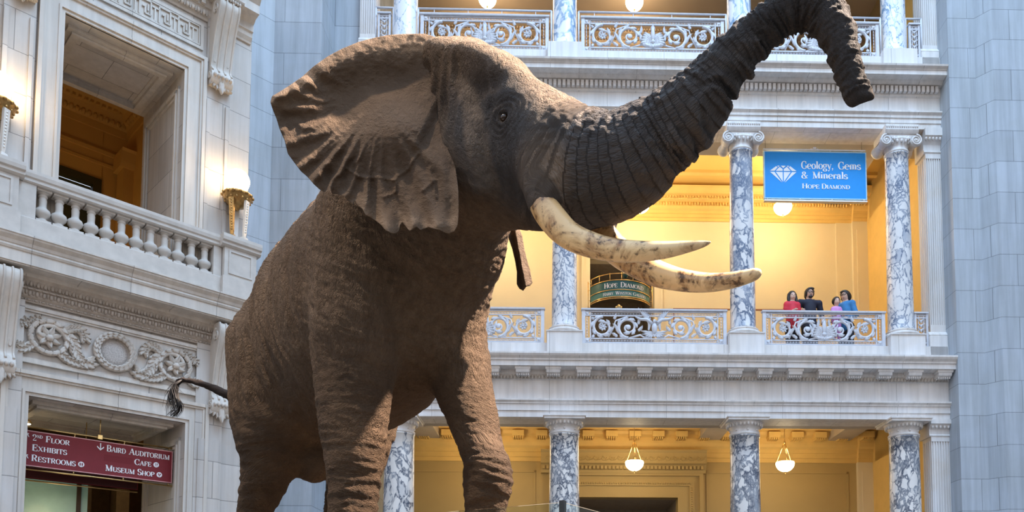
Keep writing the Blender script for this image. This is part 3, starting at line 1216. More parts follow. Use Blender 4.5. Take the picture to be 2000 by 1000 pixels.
# ------------------------------------------------------------------ cast-iron scrollwork railings
def bead_row(mb, x0, x1, z, vertical=False, st=.062):
    n = max(1, int(abs(x1 - x0) / st))
    for k in range(n):
        c = x0 + (x1 - x0) * (k + .5) / n
        if vertical:
            mb.blob((z, 0, c), (.013, .015, .022), 6, 4)
        else:
            mb.blob((c, 0, z), (.022, .015, .013), 6, 4)


def scroll_unit(mb, cx, cz, r, d, hand, flower):
    y = 0
    P = spiral(cx, cz, r, 1.55, 40, y, d, a0=PI / 2 if hand > 0 else -PI / 2)
    if hand < 0:
        P = [(p[0], p[1], 2 * cz - p[2]) for p in spiral(cx, cz, r, 1.55, 40, y, d, a0=PI / 2)]
    mb.tube(P, np.linspace(.036, .015, 40), 6)
    if flower:
        for k in range(7):
            a = 2 * PI * k / 7
            mb.leaf(cx + .02 * math.cos(a), cz + .02 * math.sin(a), a, .07, .022, -.005, .018, 0, 1)
        mb.blob((cx, -.02, cz), (.024, .024, .024), 8, 5)
    else:
        mb.lathe([(.001, 0), (.05, 0), (.055, .01), (.03, .02), (.001, .024)], 0, 0, 12)
        k = 5 * 12 + 0
        q = mb.v[-60:]
        mb.v[-60:] = [(cx + a, -c - .005, cz + b) for a, b, c in q]
    # leaves sprouting from the outside of the coil
    for i in (1, 4, 7, 10, 13, 16, 20, 24):
        p, q = P[i], P[i + 1]
        a = math.atan2(q[2] - p[2], q[0] - p[0])
        out = math.atan2(p[2] - cz, p[0] - cx)
        da = (out - a + PI) % (2 * PI) - PI
        mb.leaf(p[0], p[2], a + .5 * (1 if da > 0 else -1), .14, .040, 0, .024, -.8 * (1 if da > 0 else -1), 2)


def railing(label, x0, x1, z0, z1, center='palmette', guard=False, group=None, parts=True):
    W, H = x1 - x0, z1 - z0
    t = thing('scrollwork_railing', label, 'railing', REAR.at((x0 + x1) / 2, -.13, z0), group)
    h = W / 2
    ir = M['iron']
    f = MB()
    pw = .075
    for s in (-1, 1):
        f.box(s * h - .035, s * h + .035, -.035, .035, 0, H - .03)
        f.box(s * (h - pw * 2) - .012, s * (h - pw * 2) + .012, -.018, .018, .05, H - .05)
        for zz in (.09, H - .10):
            f.box(s * (h - pw) - .045, s * (h - pw) + .045, -.02, .02, zz - .045, zz + .045)
            f.blob((s * (h - pw), -.022, zz), (.03, .012, .03), 8, 4)
    for zz in (.05, .13, H - .14, H - .055):
        f.box(-h, h, -.018, .018, zz - .011, zz + .011)
    f.box(-h - .01, h + .01, -.03, .03, 0, .03)
    f.build('frame', ir, t)
    MB().prof([(-.055, H - .035), (-.06, H - .02), (-.06, H), (.06, H), (.06, H - .02), (.055, H - .035)], -h - .05, h + .05).build('handrail', ir, t)
    iw = h - pw * 2
    for args in ((-iw, iw, .09), (-iw, iw, H - .098), (.16, H - .17, -(h - pw), True), (.16, H - .17, h - pw, True)):
        b = MB()
        bead_row(b, *args)
        b.tube([(args[0], 0, args[2]), (args[1], 0, args[2])] if len(args) == 3 else [(args[2], 0, args[0]), (args[2], 0, args[1])], .006, 5)
        b.build('bead_border', ir, t)
    zc = (.13 + H - .14) / 2
    r = (H - .28) / 2 - .012
    sc = MB()
    xo = iw - r - .03
    xi = xo - 2 * r - .07 * (iw / 1.3)
    for d in (-1, 1):
        scroll_unit(sc, d * xo, zc, r, d, 1, True)
        scroll_unit(sc, d * xi, zc, r, d, -1, False)
        # linking stems and foliage
        sc.tube([(d * (xi - .02), 0, zc - r), (d * (xi - r * 1.1), 0, zc - r * .7), (d * (xi - r * 1.5), 0, zc - r * .95), (d * .05, 0, zc - r)], .02, 6)
        sc.tube([(d * (xi + .02), 0, zc + r), (d * (xi + xo) / 2, 0, zc + r * .6), (d * (xi + xo) / 2 + d * .04, 0, zc), (d * (xo - r * .5), 0, zc - r * .9)], .018, 6)
        for (lx, lz, a, L) in ((xi + r, zc - r * .2, 1.2, .16), (xi + r * 1.02, zc - r * .9, .9, .15), (xo - r, zc + r * .75, 2.2, .13), (xo + r * .8, zc + r * .7, .8, .08), (xo + r * .8, zc - r * .75, -.8, .08), (xi - r * .9, zc + r * .3, 2.0, .16), (xi - r * .9, zc - r * .3, 2.6, .15)):
            ang = a if d > 0 else PI - a
            sc.leaf(d * lx, lz, ang, L, .032, 0, .022, -d * .7, 2)
    sc.build('scrollwork', ir, t)
    c = MB()
    if center == 'eagle':
        c.blob((0, -.035, zc - .02), (.062, .05, .12), 10, 7).blob((0, -.05, zc + .12), (.036, .036, .045), 8, 6)
        c.leaf(.02, zc + .125, -.5, .06, .014, -.06, .02, -.6, 1)
        for d in (-1, 1):
            for k in range(7):                                  # raised wings, feather by feather
                a = 2.45 - k * .17 if d < 0 else PI - (2.45 - k * .17)
                c.leaf(d * (.05 + .012 * k), zc + .09 - k * .026, a, .44 - k * .035, .026, -.01, .022, d * .35, 1)
            c.tube([(d * .04, -.03, zc + .07), (d * .16, -.03, zc + .16), (d * .30, -.03, zc + .17), (d * .40, -.02, zc + .22)], [.034, .036, .03, .012], 7)
            for k in range(5):
                c.leaf(d * .03, zc - .10, -PI / 2 + d * (.2 + .32 * k), .15 + .03 * k, .028, 0, .02, d * .5, 2)
        c.leaf(0, zc - .06, -PI / 2, .16, .05, -.01, .02)
    elif center == 'palmette':
        c.blob((0, -.03, zc + r * .15), (.045, .045, r * .72), 10, 7)
        c.leaf(0, zc + r * .5, PI / 2, r * .45, .05, -.02, .03, 0, 1)
        c.blob((0, -.03, zc - r * .50), (.05, .04, .05), 8, 5)
        for d in (-1, 1):
            for k in range(5):
                z0_ = zc - r * .55 + r * .10 * k
                a = PI / 2 - d * (1.25 - .16 * k)
                c.leaf(d * .045, z0_, a, r * (.98 - .06 * k), .046, -.005, .028, -d * (1.1 - .1 * k), 3)
            for k in range(2):
                a = -PI / 2 + d * (.35 + .7 * k)
                c.leaf(d * .03, zc - r * .55, a, r * (.5 + .4 * k), .05, 0, .026, d * .7, 3)
            c.tube([(0, -.01, zc - r * .98), (d * .14, -.01, zc - r * .80), (d * .24, -.01, zc - r * .35), (d * .30, -.01, zc + r * .45)], [.036, .034, .026, .012], 6)
            c.leaf(d * .2, zc - r * .55, PI / 2 - d * .5, r * .9, .045, 0, .024, d * .3, 3)
        c.leaf(0, zc - r * .55, -PI / 2, r * .5, .06, -.01, .025, 0, 2)
    c.build('eagle_emblem' if center == 'eagle' else 'palmette', ir, t)
    if guard:
        g = MB()
        zt = H + .14
        for s in (-1, 1):
            g.tube([(s * (h + .09), .02, .11), (s * (h + .09), .02, zt)], .021, 8)
        g.tube([(-h - .10, .02, zt), (h + .10, .02, zt)], .021, 8)
        for k in range(4):
            g.tube([(-h + .25 + k * (W - .5) / 3, .02, H - .02), (-h + .25 + k * (W - .5) / 3, .02, zt)], .008, 6)
        g.build('pipe_guard', ir, t)
    return t


def narrow_railing(label, x0, x1, z0, z1, guard=False, group=None):
    W, H = x1 - x0, z1 - z0
    t = thing('narrow_railing', label, 'railing', REAR.at((x0 + x1) / 2, -.13, z0), group)
    h = W / 2
    f = MB()
    for s in (-1, 1):
        f.box(s * h - .02, s * h + .02, -.03, .03, 0, H).box(s * h * .45 - .008, s * h * .45 + .008, -.015, .015, .06, H - .06)
    for zz in (.03, .1, H - .12, H - .06):
        f.box(-h, h, -.018, .018, zz - .012, zz + .012)
    bead_row(f, -h, h, H - .09, False, .05)
    f.build('frame', M['iron'], t)
    MB().box(-h - .03, h + .03, -.055, .055, H - .03, H).build('handrail', M['iron'], t)
    c = MB()
    for zz in np.linspace(.17, H - .2, 5):
        for d in (-1, 1):
            c.leaf(0, zz, PI / 2 - d * .7, .10, .022, 0, .02, -d * .8, 1)
        c.blob((0, -.01, zz), (.02, .02, .04), 7, 5)
    c.leaf(0, .1, PI / 2, .14, .035, 0, .02)
    c.build('leaf_spray', M['iron'], t)
    if guard:
        g = MB()
        for s in (-1, 1):
            g.tube([(s * (h + .07), .02, .11), (s * (h + .07), .02, H + .14)], .021, 8)
        g.tube([(-h - .08, .02, H + .14), (h + .08, .02, H + .14)], .021, 8)
        g.build('pipe_guard', M['iron'], t)
    return t


Z2, T2 = 7.52, 8.285
railing('grey scrollwork railing partly hidden behind the elephant\'s raised foreleg', -3.28, -.76, Z2, T2, group='middle floor scrollwork railings')
railing('grey scrollwork railing with a spread eagle, below the curved green sign', .10, 3.09, Z2, T2, 'eagle', group='middle floor scrollwork railings')
railing('grey scrollwork railing in front of the watching family', 3.93, 6.48, Z2, T2, group='middle floor scrollwork railings')
narrow_railing('narrow leaf-filled railing beside the column right of the watching family', 7.17, 7.42, Z2, T2, group='narrow railings')
Z3, T3 = 13.92, 14.73
railing('top-floor scrollwork railing with pipe guard, above the elephant\'s crown', -3.36, -.68, Z3, T3, guard=True, group='top floor scrollwork railings')
railing('top-floor scrollwork railing with pipe guard, above the elephant\'s face', .09, 3.11, Z3, T3, guard=True, group='top floor scrollwork railings')
railing('top-floor scrollwork railing with pipe guard, framed by the trunk\'s curl', 3.92, 6.50, Z3, T3, guard=True, group='top floor scrollwork railings')
narrow_railing('narrow top-floor railing above the elephant\'s ear', -4.28, -4.05, Z3, T3, True, 'narrow railings')
narrow_railing('narrow top-floor railing right of the trunk tip\'s column', 7.22, 7.42, Z3, T3, True, 'narrow railings')


# ------------------------------------------------------------------ hanging bowl lamps
def bowl_lamp(label, x, y, z, ztop, power, r=.225, light=True, color=(1.0, .75, .42)):
    t = thing('bowl_lamp', label, 'lamp', REAR.at(x, y, z), 'hanging bowl lamps')
    P = [(.001, -r * .92)] + [(r * math.sin(a), -r * .92 * math.cos(a)) for a in np.linspace(.15, PI / 2, 9)] + [(r * .96, .03), (r * .9, .03), (r * .5, .02), (.001, .02)]
    bw = MB().lathe(P, n=28).build('bowl', M['bowl'], t)
    MB().lathe([(.001, -r * .92 - .05), (.02, -r * .92 - .035), (.012, -r * .92 - .01), (.03, -r * .92), (.001, -r * .9)], n=10).build('finial', M['brass'], bw)
    
    c = MB()
    hub = .5
    for k in range(3):
        a = 2 * PI * k / 3 + .5
        c.tube([(r * .98 * math.cos(a), r * .98 * math.sin(a), .02), (.02 * math.cos(a), .02 * math.sin(a), hub)], .011, 6)
    zz = hub
    while zz < ztop - z:
        c.blob((0, 0, zz + .02), (.012, .008, .022), 6, 4)
        zz += .036
    c.lathe([(.001, hub - .02), (.03, hub), (.03, hub + .03), (.001, hub + .06)], n=10)
    c.lathe([(.001, ztop - z - .05), (.06, ztop - z - .03), (.07, ztop - z)], n=12)
    c.build('chain', M['brass'], t)
    if light:
        lamp('bowl_light', 'POINT', (0, 0, .30), power, color, .2, parent=t)
        lamp('bowl_light', 'POINT', (0, 0, -.45), power * .55, color, .2, parent=t)
    return t


LW = 105
bowl_lamp('lit bowl lamp hanging above the ground-floor doorway', 1.42, 2.5, 5.55, 6.90, LW * .30)
bowl_lamp('lit bowl lamp hanging in the far ground-floor bay', 5.08, 2.5, 5.55, 6.90, LW * .30)
bowl_lamp('lit bowl lamp hanging under the bottom edge of the blue sign', 5.13, 2.5, 11.98, 13.3, LW * .9)
bowl_lamp('lit bowl lamp half hidden behind the underside of the trunk', 1.60, 2.5, 11.98, 13.3, LW * .9)
bowl_lamp('lit bowl lamp at the top edge above the elephant\'s forehead', -2.2, 2.5, 17.22, 17.75, LW * .5, color=(1.0, .80, .55))
bowl_lamp('lit bowl lamp at the top edge beside the rising trunk', 1.47, 2.5, 17.22, 17.75, LW * .5, color=(1.0, .80, .55))
bowl_lamp('middle-floor bowl lamp in the bay behind the elephant\'s neck', -2.2, 2.5, 11.98, 13.3, LW * .9)
bowl_lamp('ground-floor bowl lamp in the bay behind the elephant\'s legs', -2.2, 2.5, 5.55, 6.9, LW * .30)


# ================================================================== LEFT STONE WALL (local x along, y into the wall)
TH_ = 1.85
mb = MB()
ux0, ux1, uz = -2.87, -1.13, 10.86
lx0, lx1, lz = -3.12, -.94, 4.925
mb.box(-9, lx0, 0, TH_, 0, 6.9).box(lx1, 0.0, 0, TH_, 0, 6.9).box(lx0, lx1, 0, TH_, lz, 6.9)
mb.box(-9, ux0, 0, TH_, 6.9, 14).box(ux1, 0.0, 0, TH_, 6.9, 14).box(ux0, ux1, 0, TH_, uz, 14).box(ux0, ux1, 0, TH_, 6.9, 7.05)
structure('wall_left', mb, M['stone_left'], LEFT)


def ring(mb, x0, x1, z0, z1, wd, y0, y1, bottom=True):
    mb.box(x0, x0 + wd, y0, y1, z0, z1).box(x1 - wd, x1, y0, y1, z0, z1).box(x0 + wd, x1 - wd, y0, y1, z1 - wd, z1)
    if bottom:
        mb.box(x0 + wd, x1 - wd, y0, y1, z0, z0 + wd)


def surround(x0, x1, z0, zt, wd):
    """moulded architrave round an opening, three sides"""
    mb = MB()
    for a, b, d in ((0, .05, .035), (.05, .085, .06), (.085, wd - .09, .045), (wd - .09, wd - .055, .075), (wd - .055, wd, .10)):
        ring(mb, x0 - b, x1 + b, z0, zt + b, b - a, -d, .02, False)
    return mb


structure('trim_15', surround(ux0, ux1, 7.07, uz, .34), M['stone_trim'], LEFT)
structure('trim_16', surround(lx0, lx1, 0, lz, .35), M['stone_trim'], LEFT)
# coffered soffits and panelled reveals of both openings
mb = MB()
for (x0, x1, z, zb) in ((ux0, ux1, uz, 7.1), (lx0, lx1, lz, .3)):
    for a, b, dz in ((.10, .17, .05), (.17, .26, .09), (.26, .30, .03)):
        xa, xb, ya, yb = x0 + a, x1 - a, .10 + a, TH_ - a
        g = b - a
        mb.box(xa, xb, ya, ya + g, z - dz, z).box(xa, xb, yb - g, yb, z - dz, z).box(xa, xa + g, ya + g, yb - g, z - dz, z).box(xb - g, xb, ya + g, yb - g, z - dz, z)
    for xx, s in ((x1, -1), (x0, 1)):
        for a, d in ((.14, .03), (.20, .05), (.26, .025)):
            b = a + .05
            xa, xb = sorted((xx, xx + s * d))
            mb.box(xa, xb, a, b, zb, z - a - .08).box(xa, xb, TH_ - b, TH_ - a, zb, z - a - .08).box(xa, xb, a, TH_ - a, z - b - .08, z - a - .08)
structure('trim_17', mb, M['stone_trim'], LEFT)

# room glimpsed behind the upper opening
mb = MB()
mb.box(-6.5, -.88 - 0, 5.0, 5.2, 10.98, 12.9).box(-.90, .3, 5.0, 5.2, 7.0, 12.9).box(-6.5, -4.2, 5.0, 5.2, 7.0, 12.9)
mb.box(-.42, -.2, TH_, 5.1, 7.0, 12.9).box(-6.6, -6.4, TH_, 5.1, 7, 12.9).box(-6.5, 0, TH_, 5.2, 12.75, 12.9)
mb.prof([(5.0, 12.05), (4.97, 12.05), (4.96, 12.2), (4.88, 12.3), (4.82, 12.42), (4.70, 12.5), (4.60, 12.56), (4.55, 12.75), (5.0, 12.75)], -6.4, -.42)
x = -4.5
while x < -.5:
    mb.blob((x, 4.89, 12.27), (.05, .05, .07), 6, 4).box(x - .03, x + .03, 4.72, 4.8, 12.43, 12.5)
    x += .11
mb.prof([(5.0, 11.55), (4.96, 11.55), (4.95, 11.62), (4.99, 11.7), (5, 11.7)], -6.4, -.42).prof([(5.0, 11.3), (4.97, 11.3), (4.97, 11.36), (5, 11.38)], -6.4, -.42)
q = MB().prof([(.42, 12.05), (.45, 12.05), (.46, 12.2), (.54, 12.3), (.60, 12.42), (.72, 12.5), (.82, 12.56), (.87, 12.75), (.42, 12.75)], TH_, 5.0)
mb.add([(-y, x, z) for x, y, z in q.v], q.f)
y = TH_ + .2
while y < 4.7:
    mb.blob((-.53, y, 12.27), (.05, .05, .07), 6, 4)
    y += .11
mb.box(-.62, -.42, 4.55, 4.95, 7, 11.2)
mb.prof([(4.5, 11.2), (4.46, 11.3), (4.42, 11.5), (4.38, 11.55), (4.95, 11.55), (4.95, 11.2)], -.70, -.42)
ring(mb, -3.6, -1.0, 12.60, 12.61, .1, 2.2, 4.2, False)
structure('wall_upper_room', mb, plain('amber_room_plaster', (.62, .38, .11), .6, 0, .05, 2), LEFT)
mb = MB()
ring(mb, -4.2, -.9, 7.0, 10.98, .16, 4.96, 5.12, False)
mb.box(-4.1, -1.0, 5.3, 5.35, 7, 10.9)
structure('door_3', mb, plain('dark_green_doorway', (.045, .045, .022), .5), LEFT)

# cornice and carved mouldings between the storeys
mb = MB()
mb.prof([(.02, 6.60), (-.17, 6.605), (-.18, 6.64), (-.20, 6.66), (-.40, 6.67), (-.40, 6.69), (-.42, 6.69), (-.42, 6.855), (-.435, 6.86), (-.45, 6.89), (-.44, 6.92), (-.455, 6.93), (-.47, 6.97), (-.515, 7.02), (-.52, 7.045), (-.535, 7.05), (-.535, 7.075), (.02, 7.09)], -9, .0)
structure('trim_18', mb, M['stone_trim'], LEFT)
mb = MB()
mb.prof([(.02, 6.28), (-.05, 6.28), (-.06, 6.30), (-.06, 6.33), (-.09, 6.36), (-.10, 6.44), (-.12, 6.46), (-.12, 6.49), (-.17, 6.56), (-.175, 6.61), (.02, 6.61)], -3.30, -.58)
x = -3.27
while x < -.60:
    mb.leaf(x - .04, 6.49, PI / 2 + .5, .11, .013, -.14, .02, -1.6, 1).leaf(x + .04, 6.49, PI / 2 - .5, .11, .013, -.14, .02, 1.6, 1).leaf(x, 6.485, PI / 2, .08, .02, -.15, .02, 0, 1)
    mb.blob((x, -.105, 6.40), (.024, .03, .042), 6, 4).blob((x + .045, -.10, 6.41), (.014, .03, .036), 6, 4).box(x - .03, x + .03, -.14, -.10, 6.448, 6.466)
    mb.blob((x, -.065, 6.315), (.03, .02, .015), 6, 4).blob((x + .045, -.065, 6.315), (.007, .02, .015), 5, 4)
    x += .09
structure('trim_19', mb, M['carved_dark'], LEFT)

# sunk panel and its carved relief: wreath, medallion, two rosettes in acanthus coils
mb = MB()
ring(mb, -3.36, -.72, 5.40, 6.24, .05, -.05, .02)
ring(mb, -3.31, -.77, 5.45, 6.19, .03, -.03, .02)
structure('trim_20', mb, M['stone_trim'], LEFT)
t = thing('carved_relief', 'carved stone relief with wreath and two rosettes above the lower doorway', 'relief', LEFT.at(-2.02, -.005, 5.83))
cs = M['carved']
wr = MB()
wr.tube([(.265 * math.cos(a), -.03, .265 * math.sin(a)) for a in np.linspace(0, 2 * PI, 40, endpoint=False)], .045, 8, closed=True)
for k in range(22):
    a = 2 * PI * k / 22
    for rr in (.235, .275):
        wr.leaf(rr * math.cos(a), rr * math.sin(a), a + PI / 2, .10, .032, -.05, .03, .4, 1)
wr.build('wreath', cs, t)
md = MB().lathe([(.001, .02), (.12, .018), (.19, .0), (.215, -.02)], n=32)
md.v = [(a, -c, b) for a, b, c in md.v]
md.build('medallion', plain('rough_granular_stone', (.45, .41, .38), .9, 0, .3, 60, .5), t)
for d in (-1, 1):
    c = MB()
    cx, cz = d * .885, .0
    c.tube(spiral(cx, cz, .235, .93, 40, -.03, d, a0=PI), np.linspace(.042, .03, 40) if d > 0 else np.linspace(.042, .03, 40), 7)
    P = spiral(cx, cz, .235, .93, 40, -.03, d, a0=PI)
    c.tube([(cx + .24 * math.cos(a), -.03, cz + .24 * math.sin(a)) for a in np.linspace(0, 2 * PI, 30, endpoint=False)], .034, 7, closed=True)
    for k in range(14):
        a = 2 * PI * k / 14
        c.leaf(cx + .24 * math.cos(a), cz + .24 * math.sin(a), a + d * 1.9, .13, .038, -.045, .03, -d * .5, 2)
    for path, r0, lv in (([(.66, .10), (.585, .02), (.54, -.10), (.48, -.20), (.40, -.26), (.33, -.24)], .030, .15), ([(.68, .16), (.60, .20), (.52, .22), (.44, .17), (.41, .08)], .024, .12), ([(.74, -.18), (.66, -.25), (.56, -.29), (.46, -.30)], .024, .12), ([(1.10, .10), (1.15, .18), (1.20, .16), (1.20, .10)], .02, .08), ([(1.08, -.14), (1.15, -.22), (1.21, -.24), (1.23, -.19)], .022, .10), ([(.96, .235), (1.06, .24), (1.13, .19)], .02, .08)):
        PP, _ = spline([(d * x, -.03, z) for x, z in path], [1] * len(path), 4)
        c.tube(PP, np.linspace(r0, r0 * .55, len(PP)), 6)
        for i in range(0, len(PP) - 1, 2):
            tx, tz = PP[i + 1][0] - PP[i][0], PP[i + 1][2] - PP[i][2]
            an = math.atan2(tz, tx)
            for sd in (-1, 1):
                c.leaf(PP[i][0], PP[i][2], an + sd * .75, lv, lv * .30, -.02, .04, -sd * .7, 3)
    for s in (1, -1):
        c.tube([(cx + d * .23, -.03, s * .12), (cx + d * .30, -.03, s * .19), (cx + d * .34, -.03, s * .18), (cx + d * .34, -.03, s * .15)], [.026, .024, .02, .016], 6)
    c.build('acanthus_coil', cs, t)
    r = MB()
    for k in range(7):
        a = 2 * PI * k / 7 + .3
        r.leaf(cx + .03 * math.cos(a), cz + .03 * math.sin(a), a, .14, .042, -.03, .045, .25, 1)
    for k in range(6):
        a = 2 * PI * k / 6
        r.blob((cx + .035 * math.cos(a), -.10, cz + .035 * math.sin(a) - .02), (.018, .02, .018), 6, 4)
    r.blob((cx, -.09, cz - .02), (.05, .05, .05), 10, 6)
    r.build('rosette', cs, t)

# greek-key panel and cornice over the upper opening
mb = MB()
ring(mb, -3.16, -.84, 11.34, 11.80, .05, -.03, .02)
mb.box(-3.11, -.89, -.005, .02, 11.39, 11.75)
structure('trim_21', mb, M['stone_trim'], LEFT)
mb = MB()


def hbar(x0, x1, z):
    mb.box(x0, x1, -.03, 0, z - .011, z + .011)


def vbar(x, z0, z1):
    mb.box(x - .011, x + .011, -.03, 0, z0, z1)


U = .30
z0, z1 = 11.42, 11.72
ring(mb, -3.10, -.90, z0 - .02, z1 + .02, .018, -.03, 0)
k = 0
x = -3.05
while x + U < -.90:
    zz = np.linspace(z0 + .01, z1 - .01, 6)
    s = U / 7
    hbar(x, x + 4 * s, zz[5])
    vbar(x + 4 * s, zz[1], zz[5])
    hbar(x + 2 * s, x + 4 * s, zz[1])
    vbar(x + 2 * s, zz[1], zz[3])
    vbar(x, zz[0], zz[5])
    hbar(x + s, x + 2.2 * s, zz[3])
    hbar(x, x + 5.5 * s, zz[0])
    vbar(x + 5.5 * s, zz[0], zz[4])
    vbar(x + 3 * s, zz[2], zz[4])
    hbar(x + 4.6 * s, x + 7 * s, zz[4])
    x += U
structure('trim_22', mb, M['stone_trim'], LEFT)
mb = MB()
mb.prof([(.02, 11.88), (-.03, 11.88), (-.04, 11.91), (-.08, 11.97), (-.09, 12.05), (-.12, 12.06), (-.12, 12.19), (-.17, 12.22), (-.20, 12.25), (-.34, 12.27), (-.34, 12.42), (-.40, 12.5), (-.42, 12.56), (.02, 12.6)], -9, -.03)
x = -4.2
while x < -.9:
    mb.box(x, x + .065, -.175, -.11, 12.07, 12.18)
    x += .105
structure('trim_23', mb, M['stone_trim'], LEFT)
mb = MB()
x = -4.2
while x < -.86:
    mb.blob((x, -.085, 11.97), (.03, .03, .05), 7, 5).leaf(x + .045, 11.92, PI / 2, .09, .012, -.08, .02, 0, 1)
    x += .09
structure('trim_24', mb, M['carved'], LEFT)
# pilaster strips running up under the consoles
mb = MB()
for xc in (-.58, -3.44):
    mb.box(xc - .20, xc + .20, -.06, .02, 7.07, 12.3).box(xc - .20, xc - .14, -.09, .02, 7.07, 10.5).box(xc + .12, xc + .17, -.09, .02, 7.07, 10.5)
    mb.box(xc - .22, xc + .22, -.06, .02, 0, 6.6).box(xc - .17, xc + .17, -.085, .02, 0, 4.7)
mb.box(-4.6, -4.1, -.05, .02, 7.07, 12.3)
structure('trim_25', mb, M['stone_left'], LEFT)


def console(label, x, ztop, zbot, wd, proj, cap=True):
    t = thing('scroll_bracket', label, 'bracket', LEFT.at(x, -.06, zbot), 'carved scroll brackets')
    H = ztop - zbot
    # S-shaped profile in y,z
    P = []
    ctrl = [(0, .02), (-.10, .03), (-.155, .10), (-.12, .19), (-.07, .24), (-.09, .34), (-.15, .50), (-.24, .68), (-.33, .82), (-.37, .90), (-.36, .965), (-.30, 1.0), (0, 1.0)]
    c = np.array(ctrl)
    q = np.arange(len(c))
    tt = np.linspace(0, len(c) - 1, 60)
    ys, zs = catmull(q, c[:, 0], tt), catmull(q, c[:, 1], tt)
    prof = [(y * proj / .37, z * H) for y, z in zip(ys, zs)] + [(.05, H), (.05, .02)]
    b = MB()
    b.prof(prof, -wd / 2, wd / 2)
    for s in (-1, 1):                                          # side volutes
        for cy, cz, r in ((-.25, .87, .105), (-.085, .115, .06)):
            pts = spiral(0, 0, r * H / 1.5, 1.7, 26, 0, 1)
            b.tube([(s * wd / 2, cy * proj / .37 + a, cz * H + c_) for a, _, c_ in pts], np.linspace(.022, .01, 26), 6)
    b.build('scroll', M['stone_trim'], t)
    f = MB()                                                   # raised fillets following the front curve
    for xx in np.linspace(-wd / 2 + .02, wd / 2 - .02, 4):
        f.tube([(xx, y * proj / .37 - .004, z * H) for y, z in list(zip(ys, zs))[14:56]], .017, 6)
    f.build('front_fillets', M['stone_trim'], t)
    lf = MB()
    for k in range(5):
        lf.blob((-wd * .36 + wd * .18 * k, -.155 * proj / .37, .12 * H), (wd * .085, .05, .04), 8, 5)
    n = 7
    for k in range(n):
        a = -PI / 2 + (k - n // 2) * .17
        lf.leaf((k - n // 2) * wd * .11, .09 * H, a, (.13 - .012 * abs(k - n // 2)) * H, .03, -.07, .03, 0, 2)
    lf.leaf(0, .08 * H, -PI / 2, .16 * H, .05, -.12, .03, 0, 2)
    for s in (-1, 1):
        lf.leaf(s * wd * .3, .30 * H, PI / 2 - s * .1, .15 * H, .03, -.07, .02)
    lf.build('acanthus_leaf', M['carved'], t)
    if cap:
        MB().prof([(.05, 0), (-proj - .02, 0), (-proj - .04, .03), (-proj - .04, .10), (-proj - .10, .16), (-proj - .10, .24), (.05, .24)], -wd / 2 - .05, wd / 2 + .05).build('cap', M['stone_trim'], t)
        cp = bpy.data.objects[[o.name for o in t.children if o.name.startswith('cap')][0]]
        cp.location = (0, 0, H)
        e = MB()
        for k in range(9):
            e.blob((-wd / 2 + wd * (k + .5) / 9, -proj - .01, -.03), (.022, .025, .035), 6, 4)
        e.build('egg_band', M['carved'], cp)
    return t


console('tall scroll bracket at the upper right of the left wall, under the cornice corner', -.58, 12.18, 10.72, .36, .38)
console('scroll bracket at the top edge, left of the upper opening', -3.44, 12.18, 10.72, .36, .38)
console('scroll bracket under the balcony at the left edge of the photo', -3.50, 6.62, 5.10, .34, .34, False)
console('scroll bracket under the balcony, half hidden by the elephant\'s rump', -.42, 6.62, 5.10, .34, .34, False)


# ------------------------------------------------------------------ balustrade
t = thing('balustrade', 'stone balustrade with turned balusters in front of the upper opening', 'balustrade', LEFT.at(0, 0, 7.09))
b = MB()
b.box(-3.43, -.57, -.40, -.04, 0, .29, .01)
b.build('plinth', M['baluster'], t)
b = MB().prof([(-.37, .80), (-.39, .82), (-.39, .86), (-.41, .88), (-.42, .93), (-.42, .975), (-.04, .975), (-.04, .93), (-.06, .88), (-.08, .80)], -3.43, -.57)
b.build('handrail', M['baluster'], t)
for xa, xb in ((-3.43, -3.21), (-.70, -.57)):
    MB().box(xa, xb, -.36, -.10, .29, .80).build('end_block', M['baluster'], t)
bal = None
BP = [(.085, .055), (.088, .07), (.06, .085), (.055, .095), (.062, .11), (.10, .15), (.112, .19), (.10, .225), (.062, .255), (.055, .27), (.052, .30), (.056, .38), (.050, .40), (.050, .41), (.062, .42), (.062, .435), (.050, .445), (.056, .455), (.085, .475), (.085, .482)]
for k in range(12):
    x = -3.10 + k * (2.30 / 11)
    if bal is None:
        q = MB().box(-.095, .095, -.095, .095, 0, .055).lathe([(r * .95, z * 1.0) for r, z in BP], n=24).box(-.092, .092, -.092, .092, .478, .512)
        bal = q.build('baluster', M['baluster'], t)
        o = bal
    else:
        o = bal.copy()
        COL.objects.link(o)
        o.parent = t
    o.location = (x, -.235, .288)
for xc, nm in ((-.29, 'panelled stone pedestal carrying the tripod lamp by the elephant\'s back'), (-3.71, 'panelled stone pedestal carrying the tripod lamp at the left edge')):
    p = thing('lamp_pedestal', nm, 'pedestal', LEFT.at(xc, -.26, 7.09), 'balcony pedestals')
    q = MB().box(-.27, .27, -.19, .22, 0, .80).box(-.30, .30, -.22, .24, 0, .30)
    ring(q, -.20, .20, .36, .76, .03, -.205, -.15)
    q.build('shaft', M['baluster'], p)
    MB().prof([(-.20, .80), (-.24, .83), (-.24, .87), (-.27, .89), (-.28, .94), (-.28, .99), (.26, .99), (.26, .80)], -.33, .33).box(-.27, .27, -.2, .2, .985, 1.03).build('cap', M['baluster'], p)


